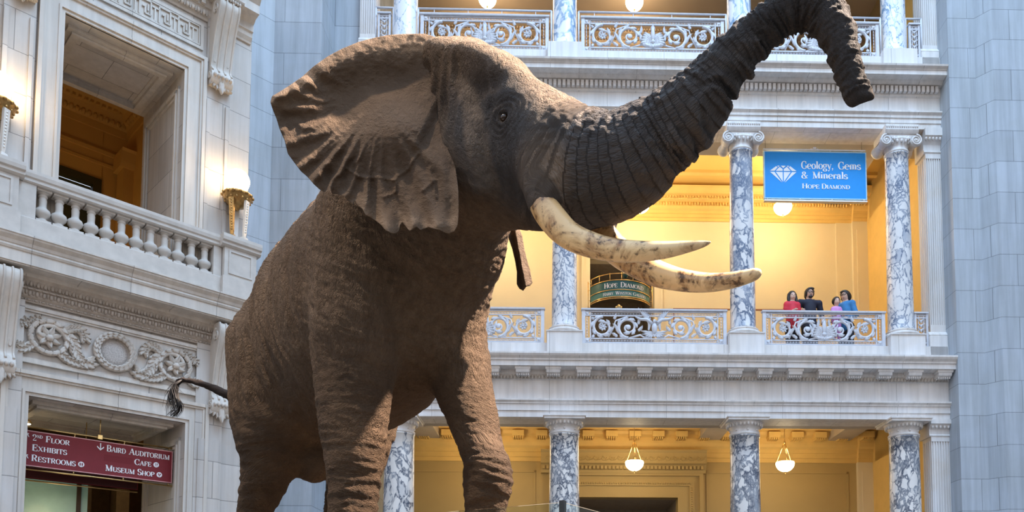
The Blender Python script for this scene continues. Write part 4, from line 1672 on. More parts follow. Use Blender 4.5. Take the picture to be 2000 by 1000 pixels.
# ------------------------------------------------------------------ tripod torch lamps
def torch(label, x, power):
    t = thing('tripod_lamp', label, 'lamp', LEFT.at(x, -.26, 8.12), 'tripod lamps')
    zb = .64
    for k in range(3):
        a = math.radians((-141, -62, 70)[k])
        l = MB()
        r0, r1 = .19, .20
        px0, py0, px1, py1 = r0 * math.cos(a), r0 * math.sin(a), r1 * math.cos(a), r1 * math.sin(a)
        ca, sa = math.cos(a), math.sin(a)

        def qd(r, z, wd, th):
            return [(r * ca - sa * sx * wd + ca * sr * th, r * sa + ca * sx * wd + sa * sr * th, z) for sx, sr in ((-1, -1), (1, -1), (1, 1), (-1, 1))]
        vs = qd(.15, .06, .022, .016) + qd(.155, .12, .030, .018) + qd(.19, zb + .04, .045, .022)
        l.add(vs, [(0, 1, 2, 3), (8, 9, 10, 11)] + [(i * 4 + j, i * 4 + (j + 1) % 4, i * 4 + 4 + (j + 1) % 4, i * 4 + 4 + j) for i in range(2) for j in range(4)])
        for zz in np.arange(.14, zb, .045):
            l.blob(((.155 + .035 * (zz - .12) / .55 + .015) * ca, (.155 + .035 * (zz - .12) / .55 + .015) * sa, zz), (.018, .018, .018), 6, 4)
        vs = qd(.15, 0, .055, .05) + qd(.15, .05, .045, .04)
        l.add(vs, [(0, 1, 2, 3), (4, 5, 6, 7)] + [(j, (j + 1) % 4, 4 + (j + 1) % 4, 4 + j) for j in range(4)])
        o = l.build('leg', M['bronze'] if k == 0 else M['steel'], t)
        if k == 0:
            o['label'] = 'gilded ornate front leg'
    bw = MB().lathe([(.001, zb - .10), (.03, zb - .09), (.05, zb - .05), (.14, zb - .01), (.20, zb + .06), (.235, zb + .13), (.245, zb + .16), (.235, zb + .18), (.20, zb + .18), (.001, zb + .17)], n=32)
    bw = bw.build('bowl', M['bronze'], t)
    o = MB()
    for k in range(14):
        a = 2 * PI * k / 14
        o.blob((.24 * math.cos(a), .24 * math.sin(a), zb + .15), (.03, .03, .03), 6, 4)
        o.blob((.20 * math.cos(a + .2), .20 * math.sin(a + .2), zb + .07), (.022, .022, .03), 6, 4)
    o.build('cast_ornament', M['bronze'], bw)
    MB().lathe([(.10, zb + .17), (.12, zb + .20), (.11, zb + .235), (.085, zb + .25)], n=24).build('collar', M['brass'], bw)
    g = MB().blob((0, 0, zb + .43), (.19, .19, .19), 28, 18)
    g.build('globe', M['globe'], t)
    lamp('torch_light', 'POINT', (0, -.34, zb + .50), power, (1.0, .66, .30), .12, parent=t)
    lamp('torch_light', 'POINT', (.25, -.02, zb + .50), power * .7, (1.0, .66, .30), .1, parent=t)
    lamp('torch_light', 'POINT', (-.25, -.02, zb + .50), power * .7, (1.0, .66, .30), .1, parent=t)
    return t


torch('gilded tripod lamp with glowing globe beside the elephant\'s back', -.29, 9)
torch('gilded tripod lamp with glowing globe at the photo\'s left edge', -3.71, 9)


# ------------------------------------------------------------------ lettering
TK, TN = .19, .068                                     # thick and thin pen widths for a cap height of 1


def arc_pts(cx, cy, rx, ry, a0, a1, n=14):
    return [(cx + rx * math.cos(a), cy + ry * math.sin(a)) for a in np.linspace(math.radians(a0), math.radians(a1), n)]


# strokes: ('l',x0,y0,x1,y1,width) straight, ('a',cx,cy,rx,ry,a0,a1) swelling curve, ('f',x,y,halfwidth) slab serif, ('o',x,y,r) dot
def V(x, y0=0, y1=1, sb=True, st=True, h=.13):
    r = [('l', x, y0, x, y1, TK)]
    if sb:
        r.append(('f', x, y0, h))
    if st:
        r.append(('f', x, y1, h))
    return r


GL = {
    'A': (.86, [('l', .10, 0, .43, 1, TN), ('l', .43, 1, .74, 0, TK), ('l', .22, .34, .62, .34, TN), ('f', .10, 0, .12), ('f', .74, 0, .15)]),
    'B': (.74, V(.17) + [('a', .36, .76, .26, .24, -90, 90), ('l', .17, 1, .38, 1, TN), ('l', .17, .52, .38, .52, TN), ('a', .38, .26, .28, .26, -90, 90), ('l', .17, 0, .38, 0, TN)]),
    'C': (.76, [('a', .42, .5, .34, .5, 50, 310), ('l', .68, .98, .68, .66, TN), ('l', .66, .12, .70, .30, TN)]),
    'D': (.84, V(.17) + [('a', .36, .5, .38, .5, -90, 90), ('l', .17, 1, .38, 1, TN), ('l', .17, 0, .38, 0, TN)]),
    'E': (.72, V(.17) + [('l', .17, 1, .62, 1, TN), ('l', .17, 0, .64, 0, TN), ('l', .17, .52, .48, .52, TN), ('l', .62, 1, .62, .72, TN), ('l', .64, 0, .64, .28, TN), ('l', .48, .40, .48, .64, TN)]),
    'F': (.66, V(.17) + [('l', .17, 1, .60, 1, TN), ('l', .17, .52, .46, .52, TN), ('l', .60, 1, .60, .72, TN), ('l', .46, .40, .46, .64, TN)]),
    'G': (.84, [('a', .42, .5, .34, .5, 50, 325), ('l', .68, .98, .68, .66, TN), ('l', .70, .06, .70, .42, TK), ('f', .68, .42, .13)]),
    'H': (.88, V(.17) + V(.70) + [('l', .17, .5, .70, .5, TN)]),
    'I': (.36, V(.18)),
    'L': (.66, V(.17) + [('l', .17, 0, .60, 0, TN), ('l', .60, 0, .60, .30, TN)]),
    'M': (1.02, [('l', .14, 0, .14, 1, TN), ('l', .14, 1, .50, .02, TK), ('l', .50, .02, .82, 1, TN), ('f', .14, 0, .12), ('f', .12, 1, .10)] + V(.84)),
    'N': (.86, [('l', .15, 0, .15, 1, TN), ('l', .15, 1, .70, 0, TK), ('l', .70, 0, .70, 1, TN), ('f', .15, 0, .12), ('f', .70, 1, .12), ('f', .13, 1, .09)]),
    'O': (.84, [('a', .42, .5, .34, .5, 0, 360)]),
    'P': (.72, V(.17) + [('a', .36, .74, .28, .26, -90, 90), ('l', .17, 1, .38, 1, TN), ('l', .17, .48, .38, .48, TN)]),
    'R': (.80, V(.17) + [('a', .36, .75, .26, .25, -90, 90), ('l', .17, 1, .38, 1, TN), ('l', .17, .50, .40, .50, TN), ('l', .42, .50, .66, .02, TK), ('f', .70, .02, .08)]),
    'S': (.64, [('a', .32, .75, .22, .25, 30, 270), ('a', .32, .25, .24, .25, 90, -150), ('l', .52, .98, .52, .70, TN), ('l', .10, .02, .10, .30, TN)]),
    'T': (.76, V(.38, st=False) + [('l', .06, 1, .70, 1, TN), ('l', .06, 1, .06, .72, TN), ('l', .70, 1, .70, .72, TN)]),
    'U': (.84, [('l', .18, .30, .18, 1, TK), ('a', .43, .30, .25, .30, 180, 360), ('l', .68, .30, .68, 1, TN), ('f', .18, 1, .13), ('f', .68, 1, .12)]),
    'W': (1.16, [('l', .12, 1, .36, 0, TK), ('l', .36, 0, .58, 1, TN), ('l', .58, 1, .82, 0, TK), ('l', .82, 0, 1.04, 1, TN), ('f', .12, 1, .12), ('f', .58, 1, .12), ('f', 1.04, 1, .10)]),
    'X': (.84, [('l', .14, 1, .68, 0, TK), ('l', .12, 0, .70, 1, TN), ('f', .14, 1, .12), ('f', .70, 1, .10), ('f', .12, 0, .10), ('f', .68, 0, .12)]),
    'Y': (.82, [('l', .12, 1, .40, .45, TK), ('l', .40, .45, .68, 1, TN), ('l', .40, 0, .40, .46, TK), ('f', .12, 1, .12), ('f', .68, 1, .10), ('f', .40, 0, .13)]),
    '2': (.62, [('a', .30, .74, .22, .26, 180, -30), ('l', .49, .60, .08, .05, TN), ('l', .08, .04, .54, .04, .10), ('l', .54, 0, .54, .2, TN), ('o', .12, .72, .08)]),
    '&': (.92, [('a', .34, .78, .17, .20, 0, 360), ('l', .24, .66, .72, .02, TK), ('a', .34, .26, .26, .28, 90, 330), ('l', .56, .10, .74, .46, TN), ('f', .76, .48, .10)]),
    ',': (.30, [('o', .14, .06, .09), ('l', .20, .04, .10, -.18, TN)]),
    'e': (.60, [('a', .30, .33, .23, .33, 0, 310), ('l', .08, .36, .52, .36, TN)]),
    'o': (.64, [('a', .32, .33, .24, .33, 0, 360)]),
    'l': (.34, V(.17, st=False) + [('l', .05, .98, .17, 1, TN)]),
    'g': (.60, [('a', .28, .43, .20, .22, 0, 360), ('a', .28, -.12, .23, .17, 0, 360), ('l', .12, .22, .20, .05, TN), ('l', .42, .60, .56, .66, .09)]),
    'y': (.62, [('l', .10, .66, .34, .02, TK), ('l', .54, .66, .28, -.22, TN), ('f', .10, .66, .10), ('f', .54, .66, .09), ('o', .20, -.22, .08)]),
    'm': (.98, V(.16, 0, .66, h=.11) + [('a', .32, .46, .16, .20, 150, 0), ('l', .48, 0, .48, .48, TK), ('f', .48, 0, .11), ('a', .64, .46, .16, .20, 150, 0), ('l', .80, 0, .80, .48, TK), ('f', .80, 0, .11)]),
    'n': (.68, V(.16, 0, .66, h=.11) + [('a', .33, .46, .17, .20, 150, 0), ('l', .50, 0, .50, .48, TK), ('f', .50, 0, .11)]),
    's': (.50, [('a', .25, .49, .16, .17, 30, 270), ('a', .25, .16, .18, .16, 90, -150), ('l', .40, .64, .40, .46, TN), ('l', .08, .02, .08, .2, TN)]),
    'i': (.34, V(.17, 0, .66, h=.11) + [('o', .17, .88, .09)]),
    'r': (.50, V(.16, 0, .66, h=.11) + [('a', .34, .44, .17, .20, 150, 60), ('o', .42, .56, .08)]),
    'a': (.58, [('l', .40, .05, .40, .46, TK), ('a', .26, .46, .15, .20, 160, 0), ('a', .24, .19, .17, .19, 60, 330), ('l', .40, .06, .54, .02, TN), ('o', .14, .50, .07)]),
}


def glyph(mb, ch, ox, oz, s, y, th, sq=1.0, warp=None):
    adv, st = GL[ch]

    def put(pts):
        P = [(ox + px * s * sq, oz + py * s) for px, py in pts]
        if warp is None:
            mb.poly(P, y - th, y)
        else:
            F_ = [warp(px, pz, y - th) for px, pz in P]
            mb.add(F_, [tuple(range(len(F_)))])
    for k in st:
        if k[0] == 'l':
            _, x0, y0, x1, y1, wd = k
            dx, dy = x1 - x0, y1 - y0
            if abs(dx) > abs(dy) * 1.5:                       # thin horizontals
                h = wd / 2
                put([(x0, y0 - h), (x1, y1 - h), (x1, y1 + h), (x0, y0 + h)])
            else:
                h = wd / 2
                put([(x0 - h, y0), (x0 + h, y0), (x1 + h, y1), (x1 - h, y1)])
        elif k[0] == 'f':
            _, x0, y0, h = k
            yy = y0 - TN if y0 > .3 else y0
            put([(x0 - h, yy), (x0 + h, yy), (x0 + h, yy + TN), (x0 - h, yy + TN)])
        elif k[0] == 'o':
            put(arc_pts(k[1], k[2], k[3], k[3], 0, 330, 10))
        else:
            _, cx, cy, rx, ry, a0, a1 = k
            P = arc_pts(cx, cy, rx, ry, a0, a1, 18)
            AA = [math.radians(v) for v in np.linspace(a0, a1, 18)]
            for i in range(17):
                q = []
                for j in (i, i + 1):
                    wd = TN + (TK - TN) * abs(math.cos(AA[j])) ** 1.4
                    ex_, ey_ = math.cos(AA[j]), math.sin(AA[j])
                    q.append(((P[j][0] - ex_ * wd / 2, P[j][1] - ey_ * wd / 2 * (.8 if abs(ey_) > .8 else 1)), (P[j][0] + ex_ * wd / 2, P[j][1] + ey_ * wd / 2 * .8)))
                put([q[0][0], q[1][0], q[1][1], q[0][1]])
    return adv * s * sq


def text_layout(s, small):
    out, x = [], 0
    for ch in s:
        if ch == ' ':
            x += .36
            continue
        k = .78 if (small and ch.islower()) else 1.0
        g = ch.upper() if small else ch
        out.append((g, x, k))
        x += GL[g][0] * k
    return out, x


def text(mb, s, x0, x1, z, h, y, th=.006, small=True, warp=None, dz=0.0):
    """serif line from x0 to x1, cap height h; dz = rise along the line"""
    out, wd = text_layout(s, small)
    sq = (x1 - x0) / (wd * h)
    for g, x, k in out:
        glyph(mb, g, x0 + x * h * sq, z, h * k, y, th, sq, warp)


def disc(mb, cx, cz, r, y, th, n=24):
    mb.poly([(cx + r * math.cos(2 * PI * k / n), cz + r * math.sin(2 * PI * k / n)) for k in range(n)], y - th, y)


# ------------------------------------------------------------------ signs
# red directory sign hung in the lower doorway
t = thing('directory_sign', 'red hanging directory sign with white lettering in the lower left doorway', 'sign', LEFT.at(0, .40, 0))
MB().box(-3.10, -.966, 0, .06, 3.975, 4.508).build('panel', M['maroon'], t)
mb = MB()
ring(mb, -3.10, -.966, 3.975, 4.508, .014, -.006, .066)
mb.build('edge_frame', M['rose'], t)
mb = MB()
mb.box(-1.989, -1.574, -.0015, .001, 4.205, 4.302)
mb.build('cover_patch', M['maroon_patch'], t)
mb = MB()
for z in (4.563, 3.932):
    mb.tube([(-3.11, .03, z), (-.95, .03, z)], .013, 8)
    for x in (-2.40, -1.70, -1.02, -3.08):
        mb.blob((x, .0, z - .022 if z > 4.2 else z + .022), (.010, .010, .010), 6, 4).box(x - .004, x + .004, .02, .04, min(z, 4.2 + (z - 4.2) * .8), max(z, 4.2 + (z - 4.2) * .8))
mb.prof([(.0, 4.535), (.0, 4.60), (.07, 4.60), (.07, 4.535)], -2.085, -2.022)
mb.tube([(-2.05, .03, 4.6), (-2.05, .03, 4.925)], .008, 6)
mb.build('hanging_rail', M['brass'], t)


def line(mat, t, *words, **kw):
    mb = MB()
    for wd in words:
        text(mb, *wd, **kw)
    return mb.build('lettering', mat, t)


mb = MB()
text(mb, '2', -2.958, -2.905, 4.364, .092, -.001)
text(mb, 'ND', -2.900, -2.828, 4.408, .046, -.001, small=False)
text(mb, 'Floor', -2.79, -2.469, 4.364, .094, -.001)
mb.build('lettering', M['white'], t)
line(M['white'], t, ('Exhibits', -2.960, -2.501, 4.212, .094, -.001))
line(M['white'], t, ('Restrooms', -2.963, -2.378, 4.055, .096, -.001))
line(M['white'], t, ('Baird', -1.961, -1.68, 4.358, .099, -.001), ('Auditorium', -1.635, -1.013, 4.357, .099, -.001))
line(M['white'], t, ('Cafe', -1.549, -1.292, 4.205, .092, -.001))
line(M['white'], t, ('Museum', -1.967, -1.54, 4.046, .096, -.001), ('Shop', -1.50, -1.241, 4.046, .096, -.001))
mb = MB()
mb.poly([(-2.052, 4.37), (-2.052, 4.471), (-2.040, 4.471), (-2.040, 4.37)], -.007, -.001)
for s in (-1, 1):
    mb.poly([(-2.046, 4.356), (-2.046, 4.376), (-2.046 + s * .047, 4.423), (-2.046 + s * .050, 4.405)], -.007, -.001)
mb.build('down_arrow', M['white'], t)
for x, z in ((-3.035, 4.458), (-3.035, 4.138)):
    mb = MB()
    mb.poly([(x, z), (x + .012, z + .004), (x + .038, z - .05), (x + .028, z - .052)], -.007, -.001)
    mb.poly([(x - .02, z), (x + .03, z + .006), (x + .03, z - .006), (x - .02, z - .012)], -.007, -.001)
    mb.build('left_arrow', M['white'], t)
for nm, x, z in (('restroom_icon', -2.304, 4.097), ('cafe_icon', -1.219, 4.248), ('shop_icon', -1.166, 4.090)):
    mb = MB()
    disc(mb, x, z, .042, -.001, .006)
    o = mb.build(nm, M['white'], t)
    g = MB()
    if nm == 'restroom_icon':
        for s in (-1, 1):
            disc(g, x + s * .016, z + .022, .006, -.007, .002, 10)
            g.box(x + s * .016 - .009, x + s * .016 + .009, -.009, -.006, z - .008, z + .015).box(x + s * .016 - .005, x + s * .016 + .005, -.009, -.006, z - .028, z - .008)
        g.box(x - .0015, x + .0015, -.009, -.006, z - .03, z + .03)
    elif nm == 'cafe_icon':
        g.box(x - .013, x - .007, -.009, -.006, z - .028, z + .028).box(x - .018, x - .002, -.009, -.006, z + .004, z + .012).box(x + .008, x + .014, -.009, -.006, z - .028, z + .028).box(x + .008, x + .02, -.009, -.006, z - .002, z + .026)
    else:
        g.poly([(x - .024, z + .012), (x - .015, z + .022), (x - .004, z + .016), (x - .004, z - .004), (x - .018, z - .004)], -.009, -.006)
        g.poly([(x + .024, z + .012), (x + .015, z + .022), (x + .004, z + .016), (x + .004, z - .004), (x + .018, z - .004)], -.009, -.006)
        g.box(x - .01, x + .01, -.009, -.006, z - .024, z - .008)
    g.build('pictogram', M['maroon'], o)
# second, plain dark board behind it
t = thing('dark_board', 'plain dark maroon board hung behind and below the red directory sign', 'sign', LEFT.at(0, 1.1, 0))
MB().box(-3.09, -1.255, 0, .06, 3.905, 4.30).build('panel', M['maroon_dark'], t)
mb = MB()
ring(mb, -3.09, -1.255, 3.905, 4.30, .010, -.004, .064)
mb.build('edge_frame', M['maroon'], t)
mb = MB().tube([(-3.10, .03, 3.872), (-1.25, .03, 3.872)], .012, 8).tube([(-2.05, .03, 4.3), (-2.05, .03, 4.925)], .008, 6)
mb.build('hanging_rail', M['brass'], t)
# vestibule behind the lower doorway
mb = MB()
mb.box(-6, .6, 5.2, 5.4, 0, 5.2).box(-.45, -.3, TH_, 5.3, 0, 5.2).box(-6, -4.5, TH_, 5.3, 0, 5.2).box(-6, .6, TH_, 5.4, 5.05, 5.2)
mb.box(-1.12, -.9, 2.6, 2.9, 0, 5.0).box(-1.42, -1.30, 3.4, 3.5, 0, 5)
structure('wall_vestibule', mb, plain('amber_vestibule', (.46, .27, .09), .6), LEFT)
t = thing('glass_door_panel', 'tall pale green etched glass panel behind the lower left doorway', 'glass panel', LEFT.at(0, 1.9, 0))
MB().box(-3.6, -1.95, 0, .03, 0, 4.35).build('pane', M['teal_glass'], t)
MB().box(-1.885, -1.78, 0, .03, 0, 4.35).build('pane', M['teal_glass'], t)
MB().box(-1.95, -1.885, -.02, .05, 0, 4.4).build('post', plain('dark_bronze_post', (.05, .03, .015), .4), t)
t = thing('ceiling_downlight', 'small lit downlight above the left end of the red sign', 'lamp', LEFT.at(-2.99, .62, 4.66))
q = MB().lathe([(.001, -.02), (.05, -.02), (.06, 0), (.05, .01), (.001, .01)], n=20)
q.build('lens', M['downlight'], t)
MB().tube([(0, 0, 0), (0, 0, .27)], .012, 8).lathe([(.065, -.012), (.07, .0), (.05, .05), (.001, .06)], n=20).build('housing', M['brass'], t)
lamp('downlight_light', 'POINT', (0, .3, -.15), 1.5, (1, .8, .5), .05, parent=t)
lamp('vestibule_fill', 'POINT', LEFT.w(-2.4, 1.5, 3.4), 7, (1.0, .72, .40), .3)  # added fill without a fixture, brightens the etched glass
lamp('upper_room_light', 'POINT', LEFT.w(-2.6, 3.6, 8.8), 34, (1.0, .62, .22), .3)

# blue sign between the middle-floor columns
t = thing('hanging_sign', 'blue hanging sign with white diamond and lettering between two marble columns', 'sign', REAR.at(0, .3, 0))
MB().box(4.10, 6.362, 0, .07, 10.995, 12.06).build('panel', M['blue'], t)
mb = MB()
ring(mb, 4.09, 6.372, 10.985, 12.07, .022, -.006, .076)
mb.build('edge_frame', M['pale_blue'], t)
mb = MB()
mb.box(4.08, 6.36, -.01, .08, 12.092, 12.12).box(4.09, 6.375, -.01, .08, 10.935, 10.96)
for x in (4.14, 4.86, 5.57, 6.28):
    mb.blob((x, -.006, 12.08), (.014, .012, .014), 8, 5).blob((x + .02, -.006, 10.975), (.014, .012, .014), 8, 5)
    mb.box(x - .006, x + .006, .02, .05, 12.06, 12.1).box(x + .014, x + .026, .02, .05, 10.95, 11.0)
mb.box(5.19, 5.26, -.02, .06, 12.12, 12.165).box(5.14, 5.17, 0, .04, 12.12, 12.145).box(5.28, 5.31, 0, .04, 12.12, 12.145)
mb.build('hanging_rail', M['silver'], t)
mb = MB()
for x in (4.14, 6.285):
    mb.tube([(x, .03, 12.1), (x, .03, 12.75)], .004, 5)
mb.build('cable', M['black'], t)
line(M['white'], t, ('Geology,', 4.918, 5.64, 11.672, .172, -.001), ('Gems', 5.74, 6.247, 11.670, .172, -.001), small=False)
line(M['white'], t, ('&', 4.92, 5.075, 11.452, .155, -.001), ('Minerals', 5.165, 5.95, 11.450, .160, -.001), small=False)
line(M['white'], t, ('Hope', 4.926, 5.315, 11.221, .116, -.001), ('Diamond', 5.36, 5.994, 11.221, .116, -.001))
mb = MB()                                              # brilliant-cut diamond drawn as facets with gaps
gx, gz = 4.517, 11.605
T_, B_ = 11.736, 11.338


def facet(*p):
    c = np.mean(p, 0)
    mb.poly([tuple(c + (np.array(q) - c) * .93) for q in p], -.006, -.001)


e = .008
facet((4.216, gz + e), (4.365, 11.728), (4.40, 11.70), (4.325, gz + e))
facet((4.818, gz + e), (4.672, 11.73), (4.635, 11.70), (4.71, gz + e))
facet((4.345, gz + e), (4.44, 11.715), (4.51, 11.655), (4.51, gz + e))
facet((4.69, gz + e), (4.60, 11.715), (4.525, 11.655), (4.525, gz + e))
facet((4.385, 11.735), (4.44, 11.735), (4.41, 11.70))
facet((4.652, 11.735), (4.597, 11.735), (4.627, 11.70))
facet((4.462, 11.735), (4.578, 11.735), (4.52, 11.675))
facet((4.216, gz - e), (4.322, gz - e), (4.50, B_))
facet((4.818, gz - e), (4.712, gz - e), (4.535, B_))
facet((4.345, gz - e), (4.51, gz - e), (4.51, B_ + .02))
facet((4.69, gz - e), (4.525, gz - e), (4.525, B_ + .02))
mb.build('diamond_emblem', M['white'], t)

# curved green sign over the gallery entrance
t = thing('curved_sign', 'curved dark green sign with brass rails over the dark gallery entrance', 'sign', REAR.at(1.125, 2.95, 0))
Rr, hw = .83, .735
a_m = math.asin(hw / Rr)


def arc_band(z0, z1, r, th=.02, am=a_m):
    mb = MB()
    n = 28
    vs, fs = [], []
    for k in range(n + 1):
        a = -am + 2 * am * k / n
        for rr in (r, r - th):
            for z in (z0, z1):
                vs.append((rr * math.sin(a), .386 - rr * math.cos(a), z))
    for k in range(n):
        b = k * 4
        fs += [(b, b + 4, b + 5, b + 1), (b + 2, b + 3, b + 7, b + 6), (b + 1, b + 5, b + 7, b + 3), (b, b + 2, b + 6, b + 4)]
    fs += [(0, 1, 3, 2), (n * 4, n * 4 + 2, n * 4 + 3, n * 4 + 1)]
    return mb.add(vs, fs, False)


arc_band(9.83, 10.06, Rr).build('upper_band', M['green'], t)
arc_band(9.655, 9.82, Rr).build('lower_band', M['green_light'], t)


def arc_tube(z, r=Rr + .01, w_=.013, am=a_m):
    return [(r * math.sin(a), .386 - r * math.cos(a), z) for a in np.linspace(-am, am, 30)]


mb = MB()
for z in (10.065, 9.825, 9.65, 9.61, 10.23):
    mb.tube(arc_tube(z), .012, 6)
for k in range(7):
    a = -a_m * .95 + 1.9 * a_m * k / 6
    p = ((Rr + .01) * math.sin(a), .386 - (Rr + .01) * math.cos(a))
    mb.tube([(p[0], p[1], 10.06), (p[0], p[1], 10.25)], .009, 6).blob((p[0], p[1] - .01, 9.64), (.014, .014, .014), 6, 4)
for s in (-1, 1):
    mb.tube([(s * .80, 0, 9.3), (s * .80, 0, 10.2)], .012, 6)
    for z in (10.15, 9.98, 9.72, 9.55, 9.35):
        mb.tube([(s * .735, 0, z), (s * .80, 0, z)], .008, 6)
mb.build('brass_rails', M['brass'], t)
wrp = lambda px, pz, y: ((Rr + .006) * math.sin(px / Rr), .386 - (Rr + .006) * math.cos(px / Rr), pz)
line(M['white'], t, ('Hope', -.44, -.10, 9.885, .125, 0), ('Diamond', -.03, .60, 9.885, .125, 0), warp=wrp)
line(M['white'], t, ('Harry', -.47, -.20, 9.70, .082, 0), ('Winston', -.15, .25, 9.70, .082, 0), ('Gallery', .29, .70, 9.70, .082, 0), warp=wrp)
t2 = thing('security_camera', 'small round dark camera under the curved green sign', 'camera', REAR.at(1.09, 2.95, 9.50))
MB().blob((0, 0, 0), (.07, .07, .07), 14, 9).build('dome', M['black'], t2)
q = MB().lathe([(.075, -.01), (.085, .01), (.085, .07), (.03, .09), (.03, .12)], n=18).tube([(0, 0, .10), (0, .6, .12), (0, 1.1, .12)], .02, 8)
q.build('mount', M['silver'], t2)
t2 = thing('spotlight_head', 'small dark green spotlight just above the curved sign', 'lamp', REAR.at(1.24, 2.75, 10.28))
MB().lathe([(.03, -.06), (.055, -.04), (.07, .10), (.06, .13), (.001, .14)], n=14).build('can', plain('green_spotlight_can', (.01, .06, .055), .4), t2)
MB().tube([(0, 0, .13), (0, 0, .5), (0, 1.2, 1.0)], .012, 6).build('arm', M['black'], t2)
# thin brown outline and gilt letters on the gallery wall
t = thing('wall_inscription', 'thin brown outline and part of gilt wall lettering behind the marble column', 'inscription', REAR.at(0, GY, 0))
mb = MB()
mb.box(2.62, 6.4, -.02, 0, 9.975, 10.005).box(2.62, 2.65, -.02, 0, 8.2, 10.0)
mb.build('outline', plain('brown_line', (.30, .12, .06), .6), t)
mb = MB()
text(mb, 'GE', 3.70, 3.96, 9.30, .16, -.001, small=False)
text(mb, 'N', 3.72, 3.86, 9.56, .16, -.001, small=False)
mb.build('lettering', M['brass'], t)


# ================================================================== ELEPHANT
GZ = 1.90                                              # top of the plinth it stands on
YAW = math.radians(48)
ED = np.array([math.cos(YAW), -math.sin(YAW), 0])      # nose direction
EL = np.array([math.sin(YAW), math.cos(YAW), 0])       # its left
ES = np.array([-1.43, 6.87, GZ])


def EP(x, y, z):
    return ES + ED * x + EL * y + np.array([0, 0, z])


def px2m(r, Y):
    return r * Y / FOCAL


def trace(rows):
    """rows px, py, depth, radius in pixels -> points, radii"""
    return [at(a, b, c) for a, b, c, r in rows], [px2m(r, c) for a, b, c, r in rows]


TRUNK = [(1075, 300, 5.74, 108), (1140, 330, 5.64, 110), (1212, 322, 5.52, 99), (1285, 270, 5.40, 80), (1347, 219, 5.27, 69), (1385, 168, 5.20, 57), (1430, 114, 5.12, 49),
         (1478, 68, 5.04, 43), (1525, 30, 4.96, 42), (1570, 10, 4.90, 43), (1610, 28, 4.87, 42), (1638, 70, 4.84, 36), (1653, 118, 4.82, 30), (1664, 160, 4.81, 27), (1673, 186, 4.80, 23)]
E = Field()
E.loft(ES, ED, EL, [(-2.72, 2.58, .18, .30), (-2.52, 2.58, .46, .62), (-2.15, 2.60, .63, .92), (-1.5, 2.60, .79, 1.08), (-.9, 2.62, .84, 1.12), (-.15, 2.74, .76, 1.00), (.28, 2.82, .50, .76), (.46, 2.86, .30, .50)], k=.18)
# hind quarters
for s, dx in ((-1, 0.0), (1, .18)):
    E.chain([EP(-2.02 + dx, s * .33, 2.45), EP(-1.95 + dx, s * .40, 1.80), EP(-2.06 + dx, s * .41, 1.30), EP(-2.36 + dx, s * .42, .84), EP(-2.38 + dx, s * .42, .40), EP(-2.34 + dx, s * .42, .14)], [.52, .42, .265, .175, .18, .24], k=.16)
# fore legs: the right one straight, the left one striding forward
E.chain([EP(.04, -.48, 3.0), EP(.01, -.52, 2.3), EP(-.02, -.51, 1.7), EP(-.02, -.50, 1.1), EP(-.03, -.49, .85), EP(-.04, -.49, .35), EP(.0, -.48, .12)], [.40, .38, .32, .235, .21, .195, .25], k=.18)
E.chain([EP(-.08, .42, 3.0), EP(-.02, .43, 2.25), EP(.20, .45, 1.65), EP(.41, .45, 1.18), EP(.50, .45, .93), EP(.47, .45, .55), EP(.50, .45, .12)], [.34, .31, .245, .195, .205, .19, .25], k=.16)
E.ell(EP(.57, .43, .93), (.16, .19, .24), k=.12)
# belly fold and sheath
E.ell(EP(-1.86, -.02, 1.36), (.20, .17, .20), k=.12, yaw=-YAW)
# neck and head
E.chain([EP(.15, .05, 2.95), EP(.62, .06, 3.12), EP(.95, .02, 3.28)], [.66, .46, .40], k=.2)
HY = math.radians(-36)
E.ell(at(905, 207, 6.14), (.42, .40, .49), k=.15, yaw=HY)
E.ell(at(968, 215, 6.0), (.36, .34, .40), k=.15, yaw=HY)
E.chain([at(858, 112, 5.84), at(915, 126, 5.78), at(975, 150, 5.68), at(1025, 190, 5.60), at(1055, 245, 5.54)], [.13, .15, .15, .13, .11], k=.09)
E.ell(at(950, 330, 6.02), (.42, .40, .44), k=.15, yaw=HY)
E.ell(at(1035, 278, 5.84), (.36, .32, .36), k=.15, yaw=HY)
E.chain([at(950, 370, 6.05), at(1040, 398, 5.86), at(1110, 420, 5.74)], [.26, .19, .11], k=.12)
tp, tr = trace(TRUNK)
tp, tr = spline(tp, tr, 5)
tp, tr = np.array(tp), np.array(tr)
E.poly(tp, tr, .10)
E.chain([at(1684, 176, 4.80), at(1695, 183, 4.78), at(1702, 189, 4.77)], [.050, .034, .022], k=.04)      # finger of the trunk tip
# tusk sheaths
E.chain([at(1030, 235, 5.66), at(1052, 310, 5.53), at(1058, 360, 5.48), at(1062, 392, 5.45)], [.16, .165, .145, .118], k=.10)
E.chain([at(1160, 330, 6.05), at(1168, 400, 6.02), at(1172, 442, 6.0)], [.19, .17, .125], k=.1)
# brow, eye socket, lids
E.ell(at(985, 197, 5.60), (.16, .08, .055), k=.08, yaw=HY, roll=.15)
E.ell(at(984, 230, 5.585), (.10, .07, .085), k=.05, yaw=HY)
E.ell(at(985, 229, 5.512), (.036, .05, .020), k=.03, yaw=HY, roll=.15, sub=True)
E.chain([at(958, 222, 5.56), at(972, 216, 5.515), at(990, 217, 5.50), at(1003, 224, 5.51)], [.010, .015, .016, .010], k=.015)
E.chain([at(960, 228, 5.555), at(976, 240, 5.52), at(992, 240, 5.505), at(1004, 232, 5.51)], [.010, .014, .014, .010], k=.015)
# temple ridge and cheek fold
E.chain([at(872, 150, 5.80), at(905, 210, 5.70), at(915, 290, 5.66), at(940, 370, 5.70)], [.05, .05, .05, .05], k=.12)
